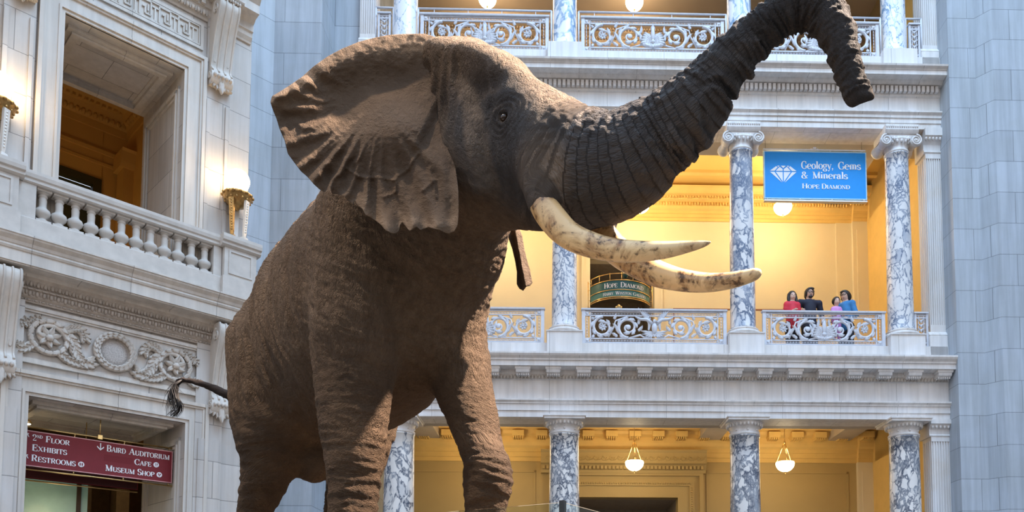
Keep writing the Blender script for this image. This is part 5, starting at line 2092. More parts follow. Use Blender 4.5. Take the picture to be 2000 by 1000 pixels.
# tail
E.chain([EP(-2.92, 0, 2.9), at(505, 770, 8.95), at(468, 778, 8.85), at(440, 769, 8.82), at(418, 759, 8.80), at(396, 750, 8.78), at(372, 744, 8.76), at(350, 742, 8.75), at(340, 752, 8.75)], [.14, .085, .062, .052, .046, .04, .035, .028, .022], k=.08)

V, Q = E.surface(.026)
me = np_mesh('elephant_body', V, Q)
tmp = bpy.data.objects.new('elephant_body_raw', me)
COL.objects.link(tmp)
md = tmp.modifiers.new('smooth', 'SMOOTH')
md.factor, md.iterations = .5, 2
md = tmp.modifiers.new('subdivide', 'SUBSURF')
md.levels = md.render_levels = 1
dg = bpy.context.evaluated_depsgraph_get()
me2 = bpy.data.meshes.new_from_object(tmp.evaluated_get(dg))
bpy.data.objects.remove(tmp)
n = len(me2.vertices)
V = np.empty(n * 3, np.float32)
me2.vertices.foreach_get('co', V)
V = V.reshape(-1, 3).astype(float)
Nn = np.empty(n * 3, np.float32)
me2.vertices.foreach_get('normal', Nn)
Nn = Nn.reshape(-1, 3).astype(float)


def to_photo(Pt):
    q = Pt - EYE
    c, s = math.cos(PITCH), math.sin(PITCH)
    wd = q[:, 1] * c + q[:, 2] * s
    return CX + FOCAL * q[:, 0] / wd, PY - FOCAL * (-q[:, 1] * s + q[:, 2] * c) / wd


# --- folds and wrinkles of the hide, in the animal's own coordinates
R_ = V - ES
ex_, ey_, ez_ = R_ @ ED, R_ @ EL, R_[:, 2]
# trunk coordinate
best = np.full(n, 1e9)
sco = np.zeros(n)
seg = np.concatenate([[0], np.cumsum(np.linalg.norm(np.diff(tp, axis=0), axis=1))])
rad = np.zeros(n)
axq = np.zeros((n, 3))
for i in range(len(tp) - 1):
    a, b = tp[i], tp[i + 1]
    ab = b - a
    t = np.clip(((V - a) @ ab) / (ab @ ab), 0, 1)
    c = a + t[:, None] * ab
    d = np.linalg.norm(V - c, axis=1) / (tr[i] + (tr[i + 1] - tr[i]) * t)
    m = d < best
    best = np.where(m, d, best)
    sco = np.where(m, seg[i] + t * (seg[i + 1] - seg[i]), sco)
    rad = np.where(m, tr[i] + (tr[i + 1] - tr[i]) * t, rad)
    axq[m] = c[m]
wt = sstep(1.45, 1.12, best) * sstep(.05, .45, sco)
# underside of the trunk = side turned away from the outer bend
pl = np.cross(tp[-1] - tp[0], np.array([0, 0, 1.0]))
pl /= np.linalg.norm(pl)
dirv = (V - axq) / (np.linalg.norm(V - axq, axis=1)[:, None] + 1e-9)
tang = np.gradient(tp, axis=0)
tang /= np.linalg.norm(tang, axis=1)[:, None]
tg = np.stack([np.interp(sco, seg, tang[:, i]) for i in range(3)], 1)
under = np.cross(tg, pl)
if under[np.argmin(np.abs(sco - .9))][2] > 0:
    under = -under
und = np.sum(dirv * under, 1)
head = sstep(1.15, 1.55, ez_ * 0 + (ex_ * .9 + (ez_ - 2.6) * .55)) * (1 - wt)
tailp = np.array([at(505, 770, 8.95), at(440, 769, 8.82), at(396, 750, 8.78), at(350, 742, 8.75), at(340, 752, 8.75)])
td = np.full(n, 9.0)
for i in range(4):
    ab = tailp[i + 1] - tailp[i]
    t = np.clip(((V - tailp[i]) @ ab) / (ab @ ab), 0, 1)
    td = np.minimum(td, np.linalg.norm(V - tailp[i] - t[:, None] * ab, axis=1))
tail = td < .075
body = np.clip(1 - wt - head, 0, 1)
body[tail] = 0
leg = sstep(1.9, 1.3, ez_)
disp = np.zeros(n)
# trunk rings: irregular ridges, strong and toothed underneath
ph = sco * 2 * PI
nz = fbm(V * 3.2, 3)
nz2 = fbm(V * 9.0, 2)
f1 = ph * 21 + nz * 9 + und * 2.2
rg = 1 - np.abs(np.sin(f1 * .5)) * 2
A = (.006 + .007 * sstep(-.1, .7, und) + .004 * sstep(.3, -.8, und)) * sstep(.35, 1.0, sco) * np.clip(rad / .2, .35, 1.15)
disp += wt * A * np.clip(rg, -1, .6)
f2 = ph * 31 + nz * 11 + nz2 * 3
disp += wt * .0055 * np.sin(f2) * sstep(.2, .8, sco)
cellT = np.clip(worley(np.stack([sco * 12, np.sum(dirv * pl, 1) * 3.4, und * 3.0], 1) + nz[:, None] * .5), 0, .5)
disp += wt * (cellT - .2) * .030 * sstep(2.3, .9, sco) * sstep(.6, -.2, und)
tooth = np.maximum(0, np.sin(ph * 7.2 + nz * 1.5))
disp += wt * sstep(.45, .95, und) * (tooth ** 1.5) * .030 * np.clip(rad / .2, .4, 1.1) * sstep(.5, 1.0, sco)
# head: flowing folds behind the eye and down the cheek, cobbled skin over the trunk root
eyep = at(984, 229, 5.50)
de = np.linalg.norm((V - eyep) * np.array([1, 1, 1.15]), axis=1)
ring_ = np.sin(de * 140 + nz * 4) * sstep(.04, .07, de) * sstep(.24, .10, de)
disp += head * ring_ * .0075
hx = ex_ * 1.0
foldc = hx * 46 + ez_ * -9 + fbm(V * np.array([2.5, 2.5, 1.2]), 2) * 7
near = sstep(-.05, -.3, ey_)
disp += head * near * (1 - np.abs(np.sin(foldc * .5)) * 2).clip(-.9, .5) * .012 * sstep(.10, .26, de) * sstep(4.0, 3.6, ez_) * sstep(1.9, 1.5, ex_)
cellH = np.clip(worley(V * np.array([11, 11, 13]) + nz2[:, None] * .4), 0, .5)
front = sstep(1.78, 2.1, ex_) * head + wt * sstep(.7, .3, sco)
disp += np.clip(front, 0, 1) * (cellH - .2) * .024
disp += head * (fbm(V * np.array([7, 7, 5]), 4)) * .010
disp += head * (.55 - 2 * np.abs(vnoise(np.stack([hx * 16 - ez_ * 3, ey_ * 5, ez_ * 4], 1)))) * .006
# body: long broken folds running down the flanks, cross wrinkles on the legs and knees


def ridged(P):
    return .55 - 2 * np.abs(vnoise(P))


slow = fbm(V * .9 + 3, 2)
u_ = ex_ + .30 * (ez_ - 2.6) + .16 * slow
upper = sstep(1.35, 2.0, ez_)
fold = ridged(np.stack([u_ * 12, ey_ * 3.0, ez_ * 1.3], 1)) * .030 + ridged(np.stack([u_ * 25 + 9, ey_ * 6, ez_ * 2.6], 1)) * .015
rump = sstep(-.75, -1.3, ex_)
disp += body * upper * fold * (.30 + .75 * rump)
u2 = ez_ + .55 * ex_ + .1 * slow
sh_ = sstep(-.75, -.2, ex_)
disp += body * upper * sh_ * (ridged(np.stack([ex_ * 3, ey_ * 3, u2 * 13], 1)) * .006 + ridged(np.stack([ex_ * 7, ey_ * 7, u2 * 26], 1)) * .004)
groove = np.exp(-((ex_ + .62 + .10 * (ez_ - 2.2)) / .06) ** 2) * sstep(1.2, 1.8, ez_) * sstep(3.4, 2.9, ez_) * sstep(.1, -.3, ey_)
disp -= body * groove * .035
disp += body * (1 - upper) * (ridged(np.stack([ex_ * 4, ey_ * 4, ez_ * 17 + slow * 2], 1)) * .008 + ridged(np.stack([ex_ * 9, ey_ * 9, ez_ * 34], 1)) * .004)
for s, (kx, ky, kz) in enumerate(((.60, .43, .93), (.0, -.44, .80))):
    dk = np.linalg.norm(R_ - (ED * kx + EL * ky + np.array([0, 0, kz])), axis=1)
    disp += body * sstep(.36, .12, dk) * (1 - np.abs(np.sin(ez_ * 34 + nz * 3)) * 2).clip(-1, .5) * .010
disp += body * fbm(V * 5.0, 4) * .010 + body * fbm(V * 1.6 + 9, 2) * .03
disp += body * np.clip(worley(V * 18 + nz2[:, None] * .3), 0, .4) * .007
disp[tail] += fbm(V[tail] * np.array([30, 30, 30]), 2) * .006
tip = sco > seg[-1] - .001
disp = np.clip(disp, -.034, .055)
V2 = V + Nn * disp[:, None]
# nostril hollow at the trunk tip
V2[:, 2] = np.maximum(V2[:, 2], GZ + .004)
me2.vertices.foreach_set('co', V2.astype(np.float32).ravel())
# shader coordinates: stretched along the lie of the wrinkles
flow = np.zeros((n, 3))
flow += (wt)[:, None] * np.stack([sco * 3.6, np.sum(dirv * pl, 1) * .5, und * .5], 1)
flow += (head)[:, None] * np.stack([ex_ * 3.2, ey_ * 2.4, ez_ * 1.5], 1)
ver = sstep(1.1, 1.9, ez_)[:, None]
flow += (body)[:, None] * (ver * np.stack([ex_ * 3.0, ey_ * 2.4, ez_ * 1.1], 1) + (1 - ver) * np.stack([ex_ * 1.4, ey_ * 1.4, ez_ * 3.0], 1))
greyf = np.clip(tail + wt + head * sstep(3.75, 3.2, ez_ - .25 * ex_ + .25), 0, 1)
dust_lit = np.clip(head * sstep(.0, .75, Nn[:, 2]) * .95 + head * sstep(.35, .8, Nn @ ED) * .55 + wt * sstep(.5, .0, sco) * sstep(.2, .8, Nn[:, 2]) * .5, 0, 1)  # key light painted as paler skin on faces turned up and forward
sheath = np.linalg.norm((V - at(1062, 330, 5.42)) * np.array([1, 1, .7]), axis=1)
dust_lit = np.maximum(dust_lit, sstep(.26, .10, sheath) * .75)  # lit cheek bulge over the tusk, painted paler
dust_lit += body * (.18 + .25 * sstep(.2, .7, fbm(V * 1.1 + 3, 2) * .5 + .5)) * sstep(1.0, 2.6, ez_)
dust_lit[tail] = 0
attr_flow = [flow]
attr_mask = [np.stack([greyf, np.clip(dust_lit, 0, 1), np.zeros(n)], 1)]


# --- ears, grown from traced outlines with real thickness and folds
def ear(outline, center, depth, relief, N=300, Mr=64, th=.035):
    o = np.array(outline, float)
    seg = np.concatenate([[0], np.cumsum(np.linalg.norm(np.diff(np.vstack([o, o[:1]]), axis=0), axis=1))])
    oc = np.vstack([o, o[:1]])
    t = np.linspace(0, seg[-1], N, endpoint=False)
    B = np.stack([np.interp(t, seg, oc[:, i]) for i in (0, 1)], 1)
    r = (np.arange(1, Mr + 1) / Mr) ** .8
    c = np.array(center, float)
    G = c + r[:, None, None] * (B - c)[None]                    # Mr x N x 2
    P2 = np.vstack([c[None], G.reshape(-1, 2)])
    rr = np.concatenate([[0], np.repeat(r, N)])
    h = relief(P2, rr)
    Y = depth(P2) - h
    W3 = np.array([at(a, b, y) for (a, b), y in zip(P2, Y)])
    edge = 1 - sstep(.93, 1.0, rr)
    Wb = np.array([at(a, b, y) for (a, b), y in zip(c + (P2 - c) * (.996), Y + .006 + th * edge)])
    nv = len(P2)
    tri, quad = [], []
    k = np.arange(N)
    k2 = (k + 1) % N
    tri.append(np.stack([np.zeros(N, int), 1 + k2, 1 + k], 1))
    for i in range(Mr - 1):
        a, b = 1 + i * N, 1 + (i + 1) * N
        quad.append(np.stack([a + k, a + k2, b + k2, b + k], 1))
    quad = np.concatenate(quad)
    tri = np.concatenate(tri)
    qf = np.vstack([quad, quad[:, ::-1] + nv])
    tf = np.vstack([tri, tri[:, ::-1] + nv])
    e = 1 + (Mr - 1) * N
    qf = np.vstack([qf, np.stack([e + k, e + k2, e + k2 + nv, e + k + nv], 1)])
    return np.vstack([W3, Wb]), qf, tf, np.vstack([P2, P2]), np.concatenate([rr, rr])


EAR = [(856, 74), (830, 66), (795, 66), (760, 68), (725, 75), (700, 82), (668, 95), (640, 110), (612, 130), (590, 150), (565, 167), (545, 180), (531, 188), (528, 200), (533, 215), (540, 232), (546, 252), (556, 275), (562, 300), (575, 318), (588, 335), (600, 345),
       (613, 360), (624, 370), (634, 376), (640, 370), (645, 364), (648, 378), (662, 380), (672, 384), (680, 392), (688, 397), (693, 393), (699, 402), (708, 408), (714, 420), (722, 424), (732, 430), (745, 440), (752, 449), (763, 455), (772, 457), (779, 452), (781, 440), (786, 434), (793, 443), (800, 452), (808, 446), (814, 443), (822, 450), (832, 446), (838, 444), (846, 447), (858, 449), (868, 454), (878, 457), (888, 452), (894, 440), (896, 420), (896, 395), (895, 370), (893, 350), (890, 330), (884, 312), (876, 295), (870, 278), (862, 258), (858, 235), (856, 200), (858, 150), (862, 110)]


def ear_depth(P):
    u = np.clip((860 - P[:, 0]) / 330, 0, 1)
    return 5.80 - .12 * u + .05 * sstep(0, .25, u) - .05 * sstep(250, 450, P[:, 1]) - .12 * sstep(200, 320, P[:, 1]) * sstep(740, 870, P[:, 0])


def ear_relief(P, rr):
    x, y = P[:, 0], P[:, 1]
    q = np.stack([x / 60, y / 60, np.zeros(len(x))], 1)
    h = np.zeros(len(x))
    # rolled upper rim and the hollow beneath it
    top = np.interp(x, [528, 590, 640, 700, 760, 830, 860], [195, 152, 112, 82, 68, 66, 74])
    d = y - top
    wid = np.interp(x, [528, 600, 700, 800, 860], [18, 42, 62, 72, 70])
    h += .046 * np.exp(-((d - wid * .35) / (wid * .55)) ** 2)
    hol = np.exp(-(((x - 752) / 78) ** 2 + ((y - 165 - (752 - x) * .10) / 36) ** 2))
    h -= .045 * hol
    h -= .035 * np.exp(-(((x - 672) / 40) ** 2 + ((y - 205) / 45) ** 2))
    # bulging middle lobe that ends in a crease beside the cheek
    h += .14 * np.exp(-(((x - 785) / 62) ** 2 + ((y - 252) / 58) ** 2))
    h += .05 * np.exp(-(((x - 700) / 60) ** 2 + ((y - 280) / 60) ** 2))
    cre = (x - 832) + (y - 240) * .45
    h -= .06 * sstep(-6, 18, cre) * sstep(330, 250, y) * sstep(150, 215, y)
    # folds fanning out towards the lower left edge
    a = np.arctan2(y - 205, x - 735)
    rad_ = np.hypot(x - 735, y - 205)
    an = a + .05 * vnoise(q * .9) + .0003 * rad_ * vnoise(q * .7 + 7)
    zone = sstep(45, 175, rad_)
    fan = 1 - np.abs(np.sin(an * 9.0)) * 2
    h += zone * sstep(1.25, 1.75, a + 0 * x) * sstep(-2.9, -3.2, -a) * .016 * np.clip(fan, -.9, .8)
    w2 = sstep(1.35, 1.7, a) * sstep(2.75, 2.2, a)
    h += zone * w2 * (.032 * (1 - np.abs(np.sin(an * 15 + .4)) * 2).clip(-1, .6) + .012 * np.sin(an * 37 + 3 * vnoise(q * 2)))
    w3 = sstep(2.3, 2.6, np.abs(a))
    h += zone * w3 * (.017 * np.sin(a * 12 + vnoise(q * 1.1) * 1.5) + .008 * np.sin(a * 31 + vnoise(q * 2) * 3))
    # scalloped, forward-curling hem
    w4 = sstep(1.9, 1.4, a) * sstep(.5, .9, a)
    hem = sstep(.72, 1.0, rr)
    h += hem * w4 * (.05 + .05 * np.sin(x / 50 * 2 * PI + 1.0))
    h += w4 * zone * .018 * np.sin(an * 26)
    # veins
    for pts in ([(735, 345), (770, 352), (795, 330), (815, 300)], [(775, 352), (772, 375), (750, 385)], [(680, 330), (700, 345), (735, 348)], [(825, 372), (850, 352)], [(845, 352), (852, 385)], [(845, 352), (838, 330)]):
        for (x0, y0), (x1, y1) in zip(pts[:-1], pts[1:]):
            vx, vy = x1 - x0, y1 - y0
            t = np.clip(((x - x0) * vx + (y - y0) * vy) / (vx * vx + vy * vy), 0, 1)
            dd = np.hypot(x - x0 - t * vx + 2.5 * vnoise(q * 4), y - y0 - t * vy)
            h += .014 * np.exp(-(dd / 3.2) ** 2)
    h += .008 * fbm(q * 2.0, 4) + .004 * fbm(q * np.array([9, 9, 1]), 3)
    h += sstep(.85, 1.0, rr) * .008 * vnoise(q * 4)
    return h


FAR = [(985, 440), (1012, 440), (1020, 460), (1024, 485), (1030, 510), (1036, 530), (1040, 552), (1036, 558), (1028, 560), (1022, 568), (1014, 564), (1009, 555), (1010, 535), (1006, 510), (1000, 485), (993, 465)]


def far_depth(P):
    return 6.75 + .0 * P[:, 0] + .0035 * (P[:, 0] - 1010)


def far_relief(P, rr):
    q = np.stack([P[:, 0] / 12, P[:, 1] / 22, 0 * P[:, 0]], 1)
    mid = np.interp(P[:, 1], [440, 500, 568], [1000, 1012, 1024])
    return .10 * sstep(-3, 4, P[:, 0] - mid) + .02 * fbm(q, 3) + .05 * np.sin(P[:, 1] / 40)


bm = bmesh.new()
bm.from_mesh(me2)
base_n = n
for outl, cen, dp, rl, NN, MM in ((EAR, (745, 255), ear_depth, ear_relief, 420, 84), (FAR, (1010, 500), far_depth, far_relief, 120, 14)):
    W3, qf, tf, P2, rr = ear(outl, cen, dp, rl, NN, MM)
    vs = [bm.verts.new(p) for p in W3]
    for f in qf.tolist() + tf.tolist():
        fc = bm.faces.new([vs[i] for i in f])
        fc.smooth = True
    m = len(W3)
    big = outl is EAR
    attr_flow.append(np.stack([P2[:, 0] / 110, P2[:, 1] / 110, np.zeros(m)], 1))
    lower = sstep(.78, .98, rr) * sstep(330, 420, P2[:, 1]) * sstep(640, 720, P2[:, 0])
    rim_lit = np.exp(-((P2[:, 1] - np.interp(P2[:, 0], [528, 590, 640, 700, 760, 830, 860], [195, 152, 112, 82, 68, 66, 74])) / 45) ** 2)
    attr_mask.append(np.stack([np.full(m, .15), np.clip(.12 + .55 * lower + .35 * rim_lit, 0, 1) if big else np.full(m, .25), np.full(m, 1.0)], 1))  # ear rim and lower hem painted paler where they catch light
bm.faces.ensure_lookup_table()
me3 = bpy.data.meshes.new('elephant_body')
bm.to_mesh(me3)
bm.free()
fa = me3.attributes.new('flow', 'FLOAT_VECTOR', 'POINT')
fa.data.foreach_set('vector', np.vstack(attr_flow).astype(np.float32).ravel())
ts = np.zeros(len(me3.vertices))
ts[:n] = sstep(.10, .07, td)
fa = me3.attributes.new('tail_shade', 'FLOAT', 'POINT')
fa.data.foreach_set('value', ts.astype(np.float32))
fa = me3.attributes.new('mask', 'FLOAT_VECTOR', 'POINT')
fa.data.foreach_set('vector', np.vstack(attr_mask).astype(np.float32).ravel())
me3.polygons.foreach_set('use_smooth', np.full(len(me3.polygons), True))
me3.materials.append(M['hide'])
elephant = thing('elephant', 'huge mounted brown African elephant with trunk raised high', 'elephant', Matrix.Translation(Vector(ES)))
o = bpy.data.objects.new('body', me3)
me3.transform(Matrix.Translation(-Vector(ES)))
COL.objects.link(o)
o.parent = elephant


def sweep(rows, n=22, m=60, oval=1.0):
    P, Rr_ = trace(rows)
    P, Rr_ = spline(P, Rr_, max(2, m // len(rows)))
    mb = MB()
    mb.tube(np.array(P) - ES, np.maximum(Rr_, .006), n)
    return mb, len(P)


for nm, rows in (('right tusk, nearer', [(1052, 372, 5.47, 24), (1062, 402, 5.44, 28), (1083, 432, 5.40, 29), (1108, 457, 5.36, 27.5), (1142, 474, 5.30, 25.5), (1190, 487, 5.22, 23), (1245, 491, 5.13, 20.5), (1300, 488, 5.05, 16.5), (1348, 481, 4.98, 11), (1376, 476, 4.94, 6), (1388, 473, 4.92, 1.5)]),
                 ('left tusk, further and blunter', [(1160, 425, 6.0, 27), (1180, 462, 5.95, 28), (1208, 492, 5.90, 28), (1245, 516, 5.84, 27), (1285, 535, 5.77, 25.5), (1330, 547, 5.68, 22), (1380, 552, 5.58, 19), (1425, 548, 5.49, 16.5), (1460, 540, 5.42, 14), (1478, 534, 5.38, 11), (1486, 531, 5.36, 5)])):
    mb, L_ = sweep(rows)
    o = mb.build('tusk', M['ivory'], elephant)
    a = o.data.attributes.new('along', 'FLOAT', 'POINT')
    a.data.foreach_set('value', np.repeat(np.linspace(0, 1, L_), 22).astype(np.float32))
    o['label'] = nm
mb = MB()
p = at(985, 229, 5.515) - ES
mb.blob(tuple(p + np.array([0, .010, 0])), (.031, .031, .029), 18, 12)
mb.build('eye', M['eye'], elephant)
# bristles of the tail tuft
rnd = random.Random(5)
mb = MB()
root = [at(x, y, 8.75) - ES for x, y in ((352, 741), (345, 745), (340, 752))]
for k in range(70):
    r0 = root[rnd.randrange(1, 3)]
    dx = rnd.gauss(-.010, .022)
    L_ = rnd.uniform(.12, .36)
    dy = rnd.gauss(0, .03)
    cu = rnd.gauss(.0, .03)
    pts = [r0 + np.array([dx * t * 1.6 - .03 * math.sin(PI * t) + cu * t * t, dy * t, .01 * math.sin(PI * t) - L_ * t]) for t in np.linspace(0, 1, 7)]
    mb.tube(pts, np.linspace(.0035, .0012, 7), 4)
core = [at(x, y, 8.75) - ES for x, y in ((356, 742), (344, 752), (341, 765), (344, 779), (350, 792), (347, 803), (338, 813))]
for k in range(40):
    off_ = np.array([rnd.gauss(0, .010), rnd.gauss(0, .012), 0])
    pts = [c + off_ * (1 + .6 * i) * .6 + np.array([rnd.gauss(0, .005), 0, 0]) for i, c in enumerate(core)]
    mb.tube(pts, np.linspace(.008, .0015, 7), 4)
mb.build('tail_tuft', M['tail_hair'], elephant)

# plinth with a glass guard
C0 = np.array([-.07, 4.52])
E1, E2 = np.array([-.877, .48]), np.array([.48, .877])
A1, A2 = 6.6, 4.7
pt = lambda a, b: tuple(C0 + E1 * a + E2 * b)
mb = MB()
plan_prism(mb, [pt(0, 0), pt(A1, 0), pt(A1, A2), pt(0, A2)], 0, 1.55)
plan_prism(mb, [pt(.12, .12), pt(A1 - .12, .12), pt(A1 - .12, A2 - .12), pt(.12, A2 - .12)], 1.55, 1.9)
o = tag(mb.build('plinth', M['plinth']), 'earth-topped plinth the elephant stands on, below the photo\'s bottom edge', 'plinth', kind='thing')
t = thing('glass_guard', 'clear glass guard with dark corner post at the bottom edge in front of the knee', 'glass guard', Matrix.Translation((*C0, 1.55)))


def rel(a, b):
    p_ = C0 + E1 * a + E2 * b - C0
    return tuple(p_)


for a0, b0, a1, b1 in ((.03, .05, 2.2, .05), (2.25, .05, 4.4, .05), (4.45, .05, 6.5, .05), (.05, .03, .05, 2.3), (.05, 2.35, .05, 4.6)):
    d = np.array([a1 - a0, b1 - b0])
    nn = np.array([-d[1], d[0]]) / np.linalg.norm(d) * .006
    mb = MB()
    plan_prism(mb, [rel(a0 + nn[0], b0 + nn[1]), rel(a1 + nn[0], b1 + nn[1]), rel(a1 - nn[0], b1 - nn[1]), rel(a0 - nn[0], b0 - nn[1])], 0.005, .75)
    mb.build('glass_pane', M['glass'], t)
mb = MB()
plan_prism(mb, [rel(.035, .035), rel(.065, .035), rel(.065, .065), rel(.035, .065)], 0, .76)
mb.build('post', M['black'], t)


# ================================================================== PEOPLE on the middle balcony
def person(label, loc, rz, H, shirt, sleeves, hair, pose, sex, lower='dark_cloth', glasses=False, child=False, look=(0, 0)):
    """standing figure facing local -y; H total height"""
    t = thing('person', label, 'person', REAR.at(*loc, rz), 'family watching from the balcony')
    hh = H / (4.9 if child else 7.3)                    # head height
    s = H / 1.75
    sh = {'m': .215, 'f': .150, 'g': .125}[sex] * s
    zc = H - hh / 2
    zs = H - hh * 1.27                                  # shoulder line
    zh = H * .52
    tilt = look[1]
    hx = np.array([look[0], -.02 * s, zc])
    B = Field()
    hr = hh / 2
    B.ell(hx + (0, .012 * s, hr * .18), (hr * .70, hr * .80, hr * .80), k=.02)
    B.ell(hx + (0, -.10 * hr, -hr * .30), (hr * .56, hr * .66, hr * .66), k=.03)
    B.ell(hx + (0, -hr * .72, -hr * .12), (hr * .10, hr * .16, hr * .16), k=.012)       # nose
    B.ell(hx + (0, -hr * .66, -hr * .52), (hr * .22, hr * .12, hr * .07), k=.012)       # lips
    for q in (-1, 1):
        B.ell(hx + (q * hr * .70, .02, -hr * .05), (hr * .08, hr * .18, hr * .24), k=.01)
        B.ell(hx + (q * hr * .30, -hr * .72, hr * .10), (hr * .15, hr * .08, hr * .07), k=.008, sub=True)
    B.cone(hx + (0, .02 * s, -hr * .5), (0, .01, zs + .02 * s), .058 * s, .064 * s, .03)
    B.chain([(0, 0, zs - .075 * s), (0, 0, zs - .20 * s), (0, 0, zh + .1 * s), (0, 0, zh)], [.115 * s, .135 * s, .125 * s, .135 * s], k=.05)
    B.cone((-sh, 0, zs - .02 * s), (sh, 0, zs - .02 * s), .062 * s, .062 * s, .06)
    for q in (-1, 1):
        B.chain([(q * .085 * s, 0, zh), (q * .09 * s, -.01, H * .28), (q * .09 * s, .01, .09 * s), (q * .09 * s, .0, .06 * s)], [.092 * s, .066 * s, .045 * s, .045 * s], k=.04)
        B.chain([(q * .09 * s, .03, .04 * s), (q * .10 * s, -.16 * s, .035 * s)], [.04 * s, .032 * s], k=.03)
    S = Field()
    k_ = .012
    S.chain([(0, 0, zs - .075 * s), (0, 0, zs - .20 * s), (0, 0, zh + .1 * s), (0, 0, zh - .02)], [.115 * s + k_, .135 * s + k_, .130 * s + k_, .145 * s + k_], k=.05)
    S.cone((-sh, 0, zs - .02 * s), (sh, 0, zs - .02 * s), .062 * s + k_, .062 * s + k_, .06)
    for q in (-1, 1):
        a = [np.array((q * sh, 0, zs - .03 * s))] + [np.array(p) for p in pose[q]]
        B.chain(a, [.052 * s, .042 * s, .028 * s][:len(a)], k=.03)
        sl = sleeves
        S.cone(a[0], a[0] + (a[1] - a[0]) * sl, .056 * s + k_, .05 * s + k_, .03)
        if sl >= 1:
            S.cone(a[1], a[1] + (a[2] - a[1]) * .8, .046 * s + k_, .036 * s + k_, .03)
        # hand: palm, four fingers of unequal length and a thumb at its side
        w_ = a[2]
        dr = (a[2] - a[1]) / np.linalg.norm(a[2] - a[1])
        fd = np.array([0, -1, 0]) * .8 + dr * .2 if abs(dr[2]) < .8 else dr
        fd = fd / np.linalg.norm(fd)
        sd = np.cross(fd, (0, 0, 1) if abs(fd[2]) < .8 else (0, 1, 0))
        sd = sd / np.linalg.norm(sd)
        B.cone(w_, w_ + fd * .055 * s, .024 * s, .028 * s, .015)
        dn = np.cross(sd, fd)
        dn = dn if dn[2] < 0 else -dn
        for i, ln in enumerate((.055, .066, .062, .048)):
            b0 = w_ + fd * .07 * s + sd * (i - 1.5) * .017 * s
            m0 = b0 + fd * ln * .55 * s
            B.cone(b0, m0, .0085 * s, .008 * s, .006)
            B.cone(m0, m0 + (fd * .5 + dn * .85) * ln * .5 * s, .008 * s, .0065 * s, .005)
        b0 = w_ + fd * .02 * s - sd * .022 * s * q
        B.cone(b0, b0 + (fd * .6 - sd * q * .8) * .05 * s, .0105 * s, .008 * s, .006)
    T = Field()
    for q in (-1, 1):
        T.chain([(q * .085 * s, 0, zh), (q * .09 * s, -.01, H * .28), (q * .09 * s, .01, .09 * s)], [.105 * s, .078 * s, .062 * s], k=.04)
    T.chain([(0, 0, zh + .03 * s), (0, 0, zh - .05 * s)], [.142 * s, .14 * s], k=.05)
    rot = Matrix.Identity(3)

    def mk(F_, name, mat, vox):
        V_, Q_ = F_.surface(vox, .06, 6)
        m_ = np_mesh(name, V_, Q_)
        m_.materials.append(mat)
        o_ = bpy.data.objects.new(name, m_)
        COL.objects.link(o_)
        o_.parent = t
        return o_
    mk(B, 'body', M['skin'], .0105)
    mk(S, 'shirt', M[shirt], .013)
    mk(T, 'trousers', M[lower], .016)
    Hf = Field()
    c = hx + (0, .02 * s, hr * .22)
    Hf.ell(c, (hr * .82, hr * .90, hr * .88), k=.02)
    if hair == 'short':
        Hf.ell(c + (0, .05 * s, -hr * .45), (hr * .74, hr * .62, hr * .75), k=.03)
        for q in (-1, 1):
            Hf.ell(c + (q * hr * .62, -.02 * s, -hr * .25), (hr * .24, hr * .35, hr * .55), k=.03)
        Hf.ell(c + (hr * .2, -hr * .55, hr * .55), (hr * .6, hr * .35, hr * .22), k=.03)
    elif hair == 'long':
        for q, lz in ((-1, 1.75), (1, 1.35)):
            Hf.chain([c + (q * hr * .62, -.01, 0), c + (q * hr * .78, -.02, -hr * .8), c + (q * hr * .72, -.05 * s, -hr * lz)], [hr * .34, hr * .32, hr * .16], k=.03)
        Hf.ell(c + (0, .06 * s, -hr * .7), (hr * .8, hr * .45, hr * .9), k=.04)
    elif hair == 'bob':
        Hf.ell(c + (0, .05 * s, -hr * .35), (hr * .98, hr * .80, hr * .95), k=.04)
        Hf.ell(c + (-hr * .2, -hr * .5, hr * .5), (hr * .6, hr * .4, hr * .25), k=.03)
    else:
        Hf.ell(c + (0, .03 * s, -hr * .2), (hr * .84, hr * .7, hr * .8), k=.03)
    Hf.ell(hx + (0, -hr * .85, -hr * .30), (hr * .66, hr * .86, hr * .86), k=.02, sub=True)
    mk(Hf, 'hair', M['hair'], .010)
    ey = MB()
    for q in (-1, 1):
        ey.blob(tuple(hx + (q * hr * .30, -hr * .66, hr * .09)), (hr * .10, hr * .07, hr * .06), 8, 6)
    ey.build('eyes', M['hair'], t)
    li = MB().blob(tuple(hx + (0, -hr * .745, -hr * .52)), (hr * .20, hr * .05, hr * .045), 8, 5)
    li.build('mouth', plain('muted_lip', (.36, .12, .11), .5), t)
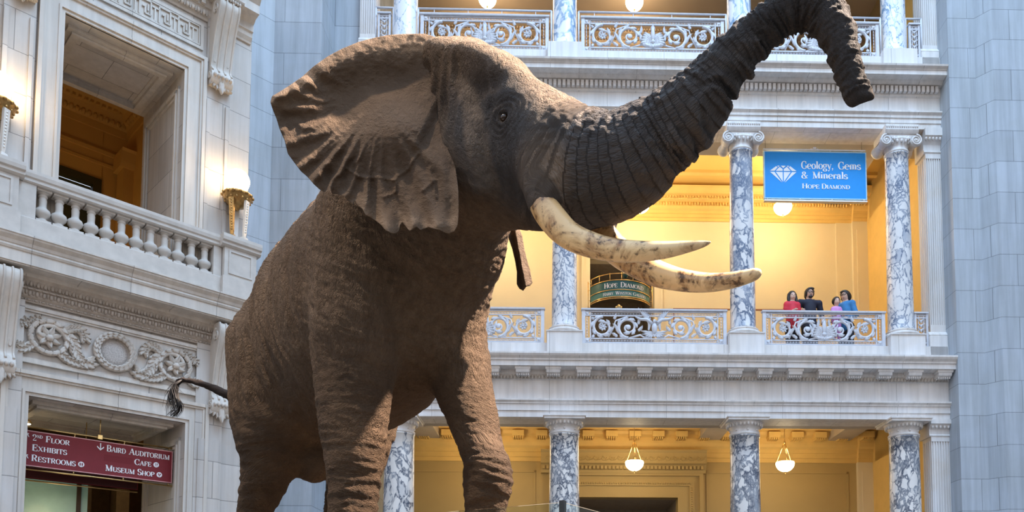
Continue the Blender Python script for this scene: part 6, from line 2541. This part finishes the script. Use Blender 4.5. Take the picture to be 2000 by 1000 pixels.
    if glasses:
        g = MB()
        for q in (-1, 1):
            g.tube([tuple(hx + (q * hr * .32 + hr * .25 * math.cos(a), -hr * .86, hr * .06 + hr * .19 * math.sin(a))) for a in np.linspace(0, 2 * PI, 14, endpoint=False)], hr * .045, 5, closed=True)
            g.tube([tuple(hx + (q * hr * .58, -hr * .84, hr * .1)), tuple(hx + (q * hr * .76, .0, hr * .08))], hr * .035, 5)
        g.tube([tuple(hx + (-hr * .08, -hr * .87, hr * .08)), tuple(hx + (hr * .08, -hr * .87, hr * .08))], hr * .04, 5)
        g.build('glasses', M['black'], t)
    if sex == 'm':
        bd = Field()
        bd.ell(hx + (0, -hr * .52, -hr * .78), (hr * .40, hr * .30, hr * .26), k=.02)
        bd.ell(hx + (0, -hr * .74, -hr * .40), (hr * .26, hr * .08, hr * .05), k=.02)
        mk(bd, 'beard', M['hair'], .008)
        cl = MB()
        for q in (-1, 1):
            cl.add([(q * .02 * s, -.085 * s, zs + .01), (q * .10 * s, -.05 * s, zs + .055 * s), (q * .085 * s, .02, zs + .075 * s), (q * .05 * s, -.11 * s, zs - .05 * s)], [(0, 1, 2), (0, 3, 1)])
        cl.build('collar', M['navy_cloth'], t)
    return t


FZ = 7.24
structure('floor_middle_gallery', MB().box(XL - 2, XR + 2, .2, GY + .3, 7.18, FZ), M['floor'], REAR)
structure('floor_upper_gallery', MB().box(XL - 2, XR + 2, .2, GY + .3, 13.44, 13.52), M['floor'], REAR)
person('girl in a red top with long dark hair, hands on the railing', (4.62, .16, FZ), .12, 1.60, 'red_cloth', .45, 'long', {-1: [(-.18, .0, 1.08), (-.05, -.24, 1.09)], 1: [(.19, -.02, 1.07), (.12, -.24, 1.09)]}, 'g')
person('bearded man in glasses and a dark navy polo shirt', (5.08, .42, FZ), .08, 1.78, 'navy_cloth', .8, 'short', {-1: [(-.30, .03, 1.15), (-.22, -.12, .95)], 1: [(.30, .03, 1.15), (.24, -.12, .95)]}, 'm', glasses=True)
person('woman in a blue shirt with glasses and a dark bob, beside the toddler', (5.87, .38, FZ), -.75, 1.72, 'denim', 1.0, 'bob', {-1: [(-.26, -.02, 1.10), (-.20, -.20, 1.00)], 1: [(.24, -.02, 1.12), (.10, -.20, 1.02)]}, 'f', glasses=True)
person('toddler in a lilac top held up at the railing', (5.60, .20, FZ + .52), .05, .98, 'pink_cloth', .4, 'cap', {-1: [(-.13, -.05, .56), (-.07, -.16, .52)], 1: [(.13, -.05, .56), (.08, -.16, .52)]}, 'g', lower='pink_cloth', child=True)
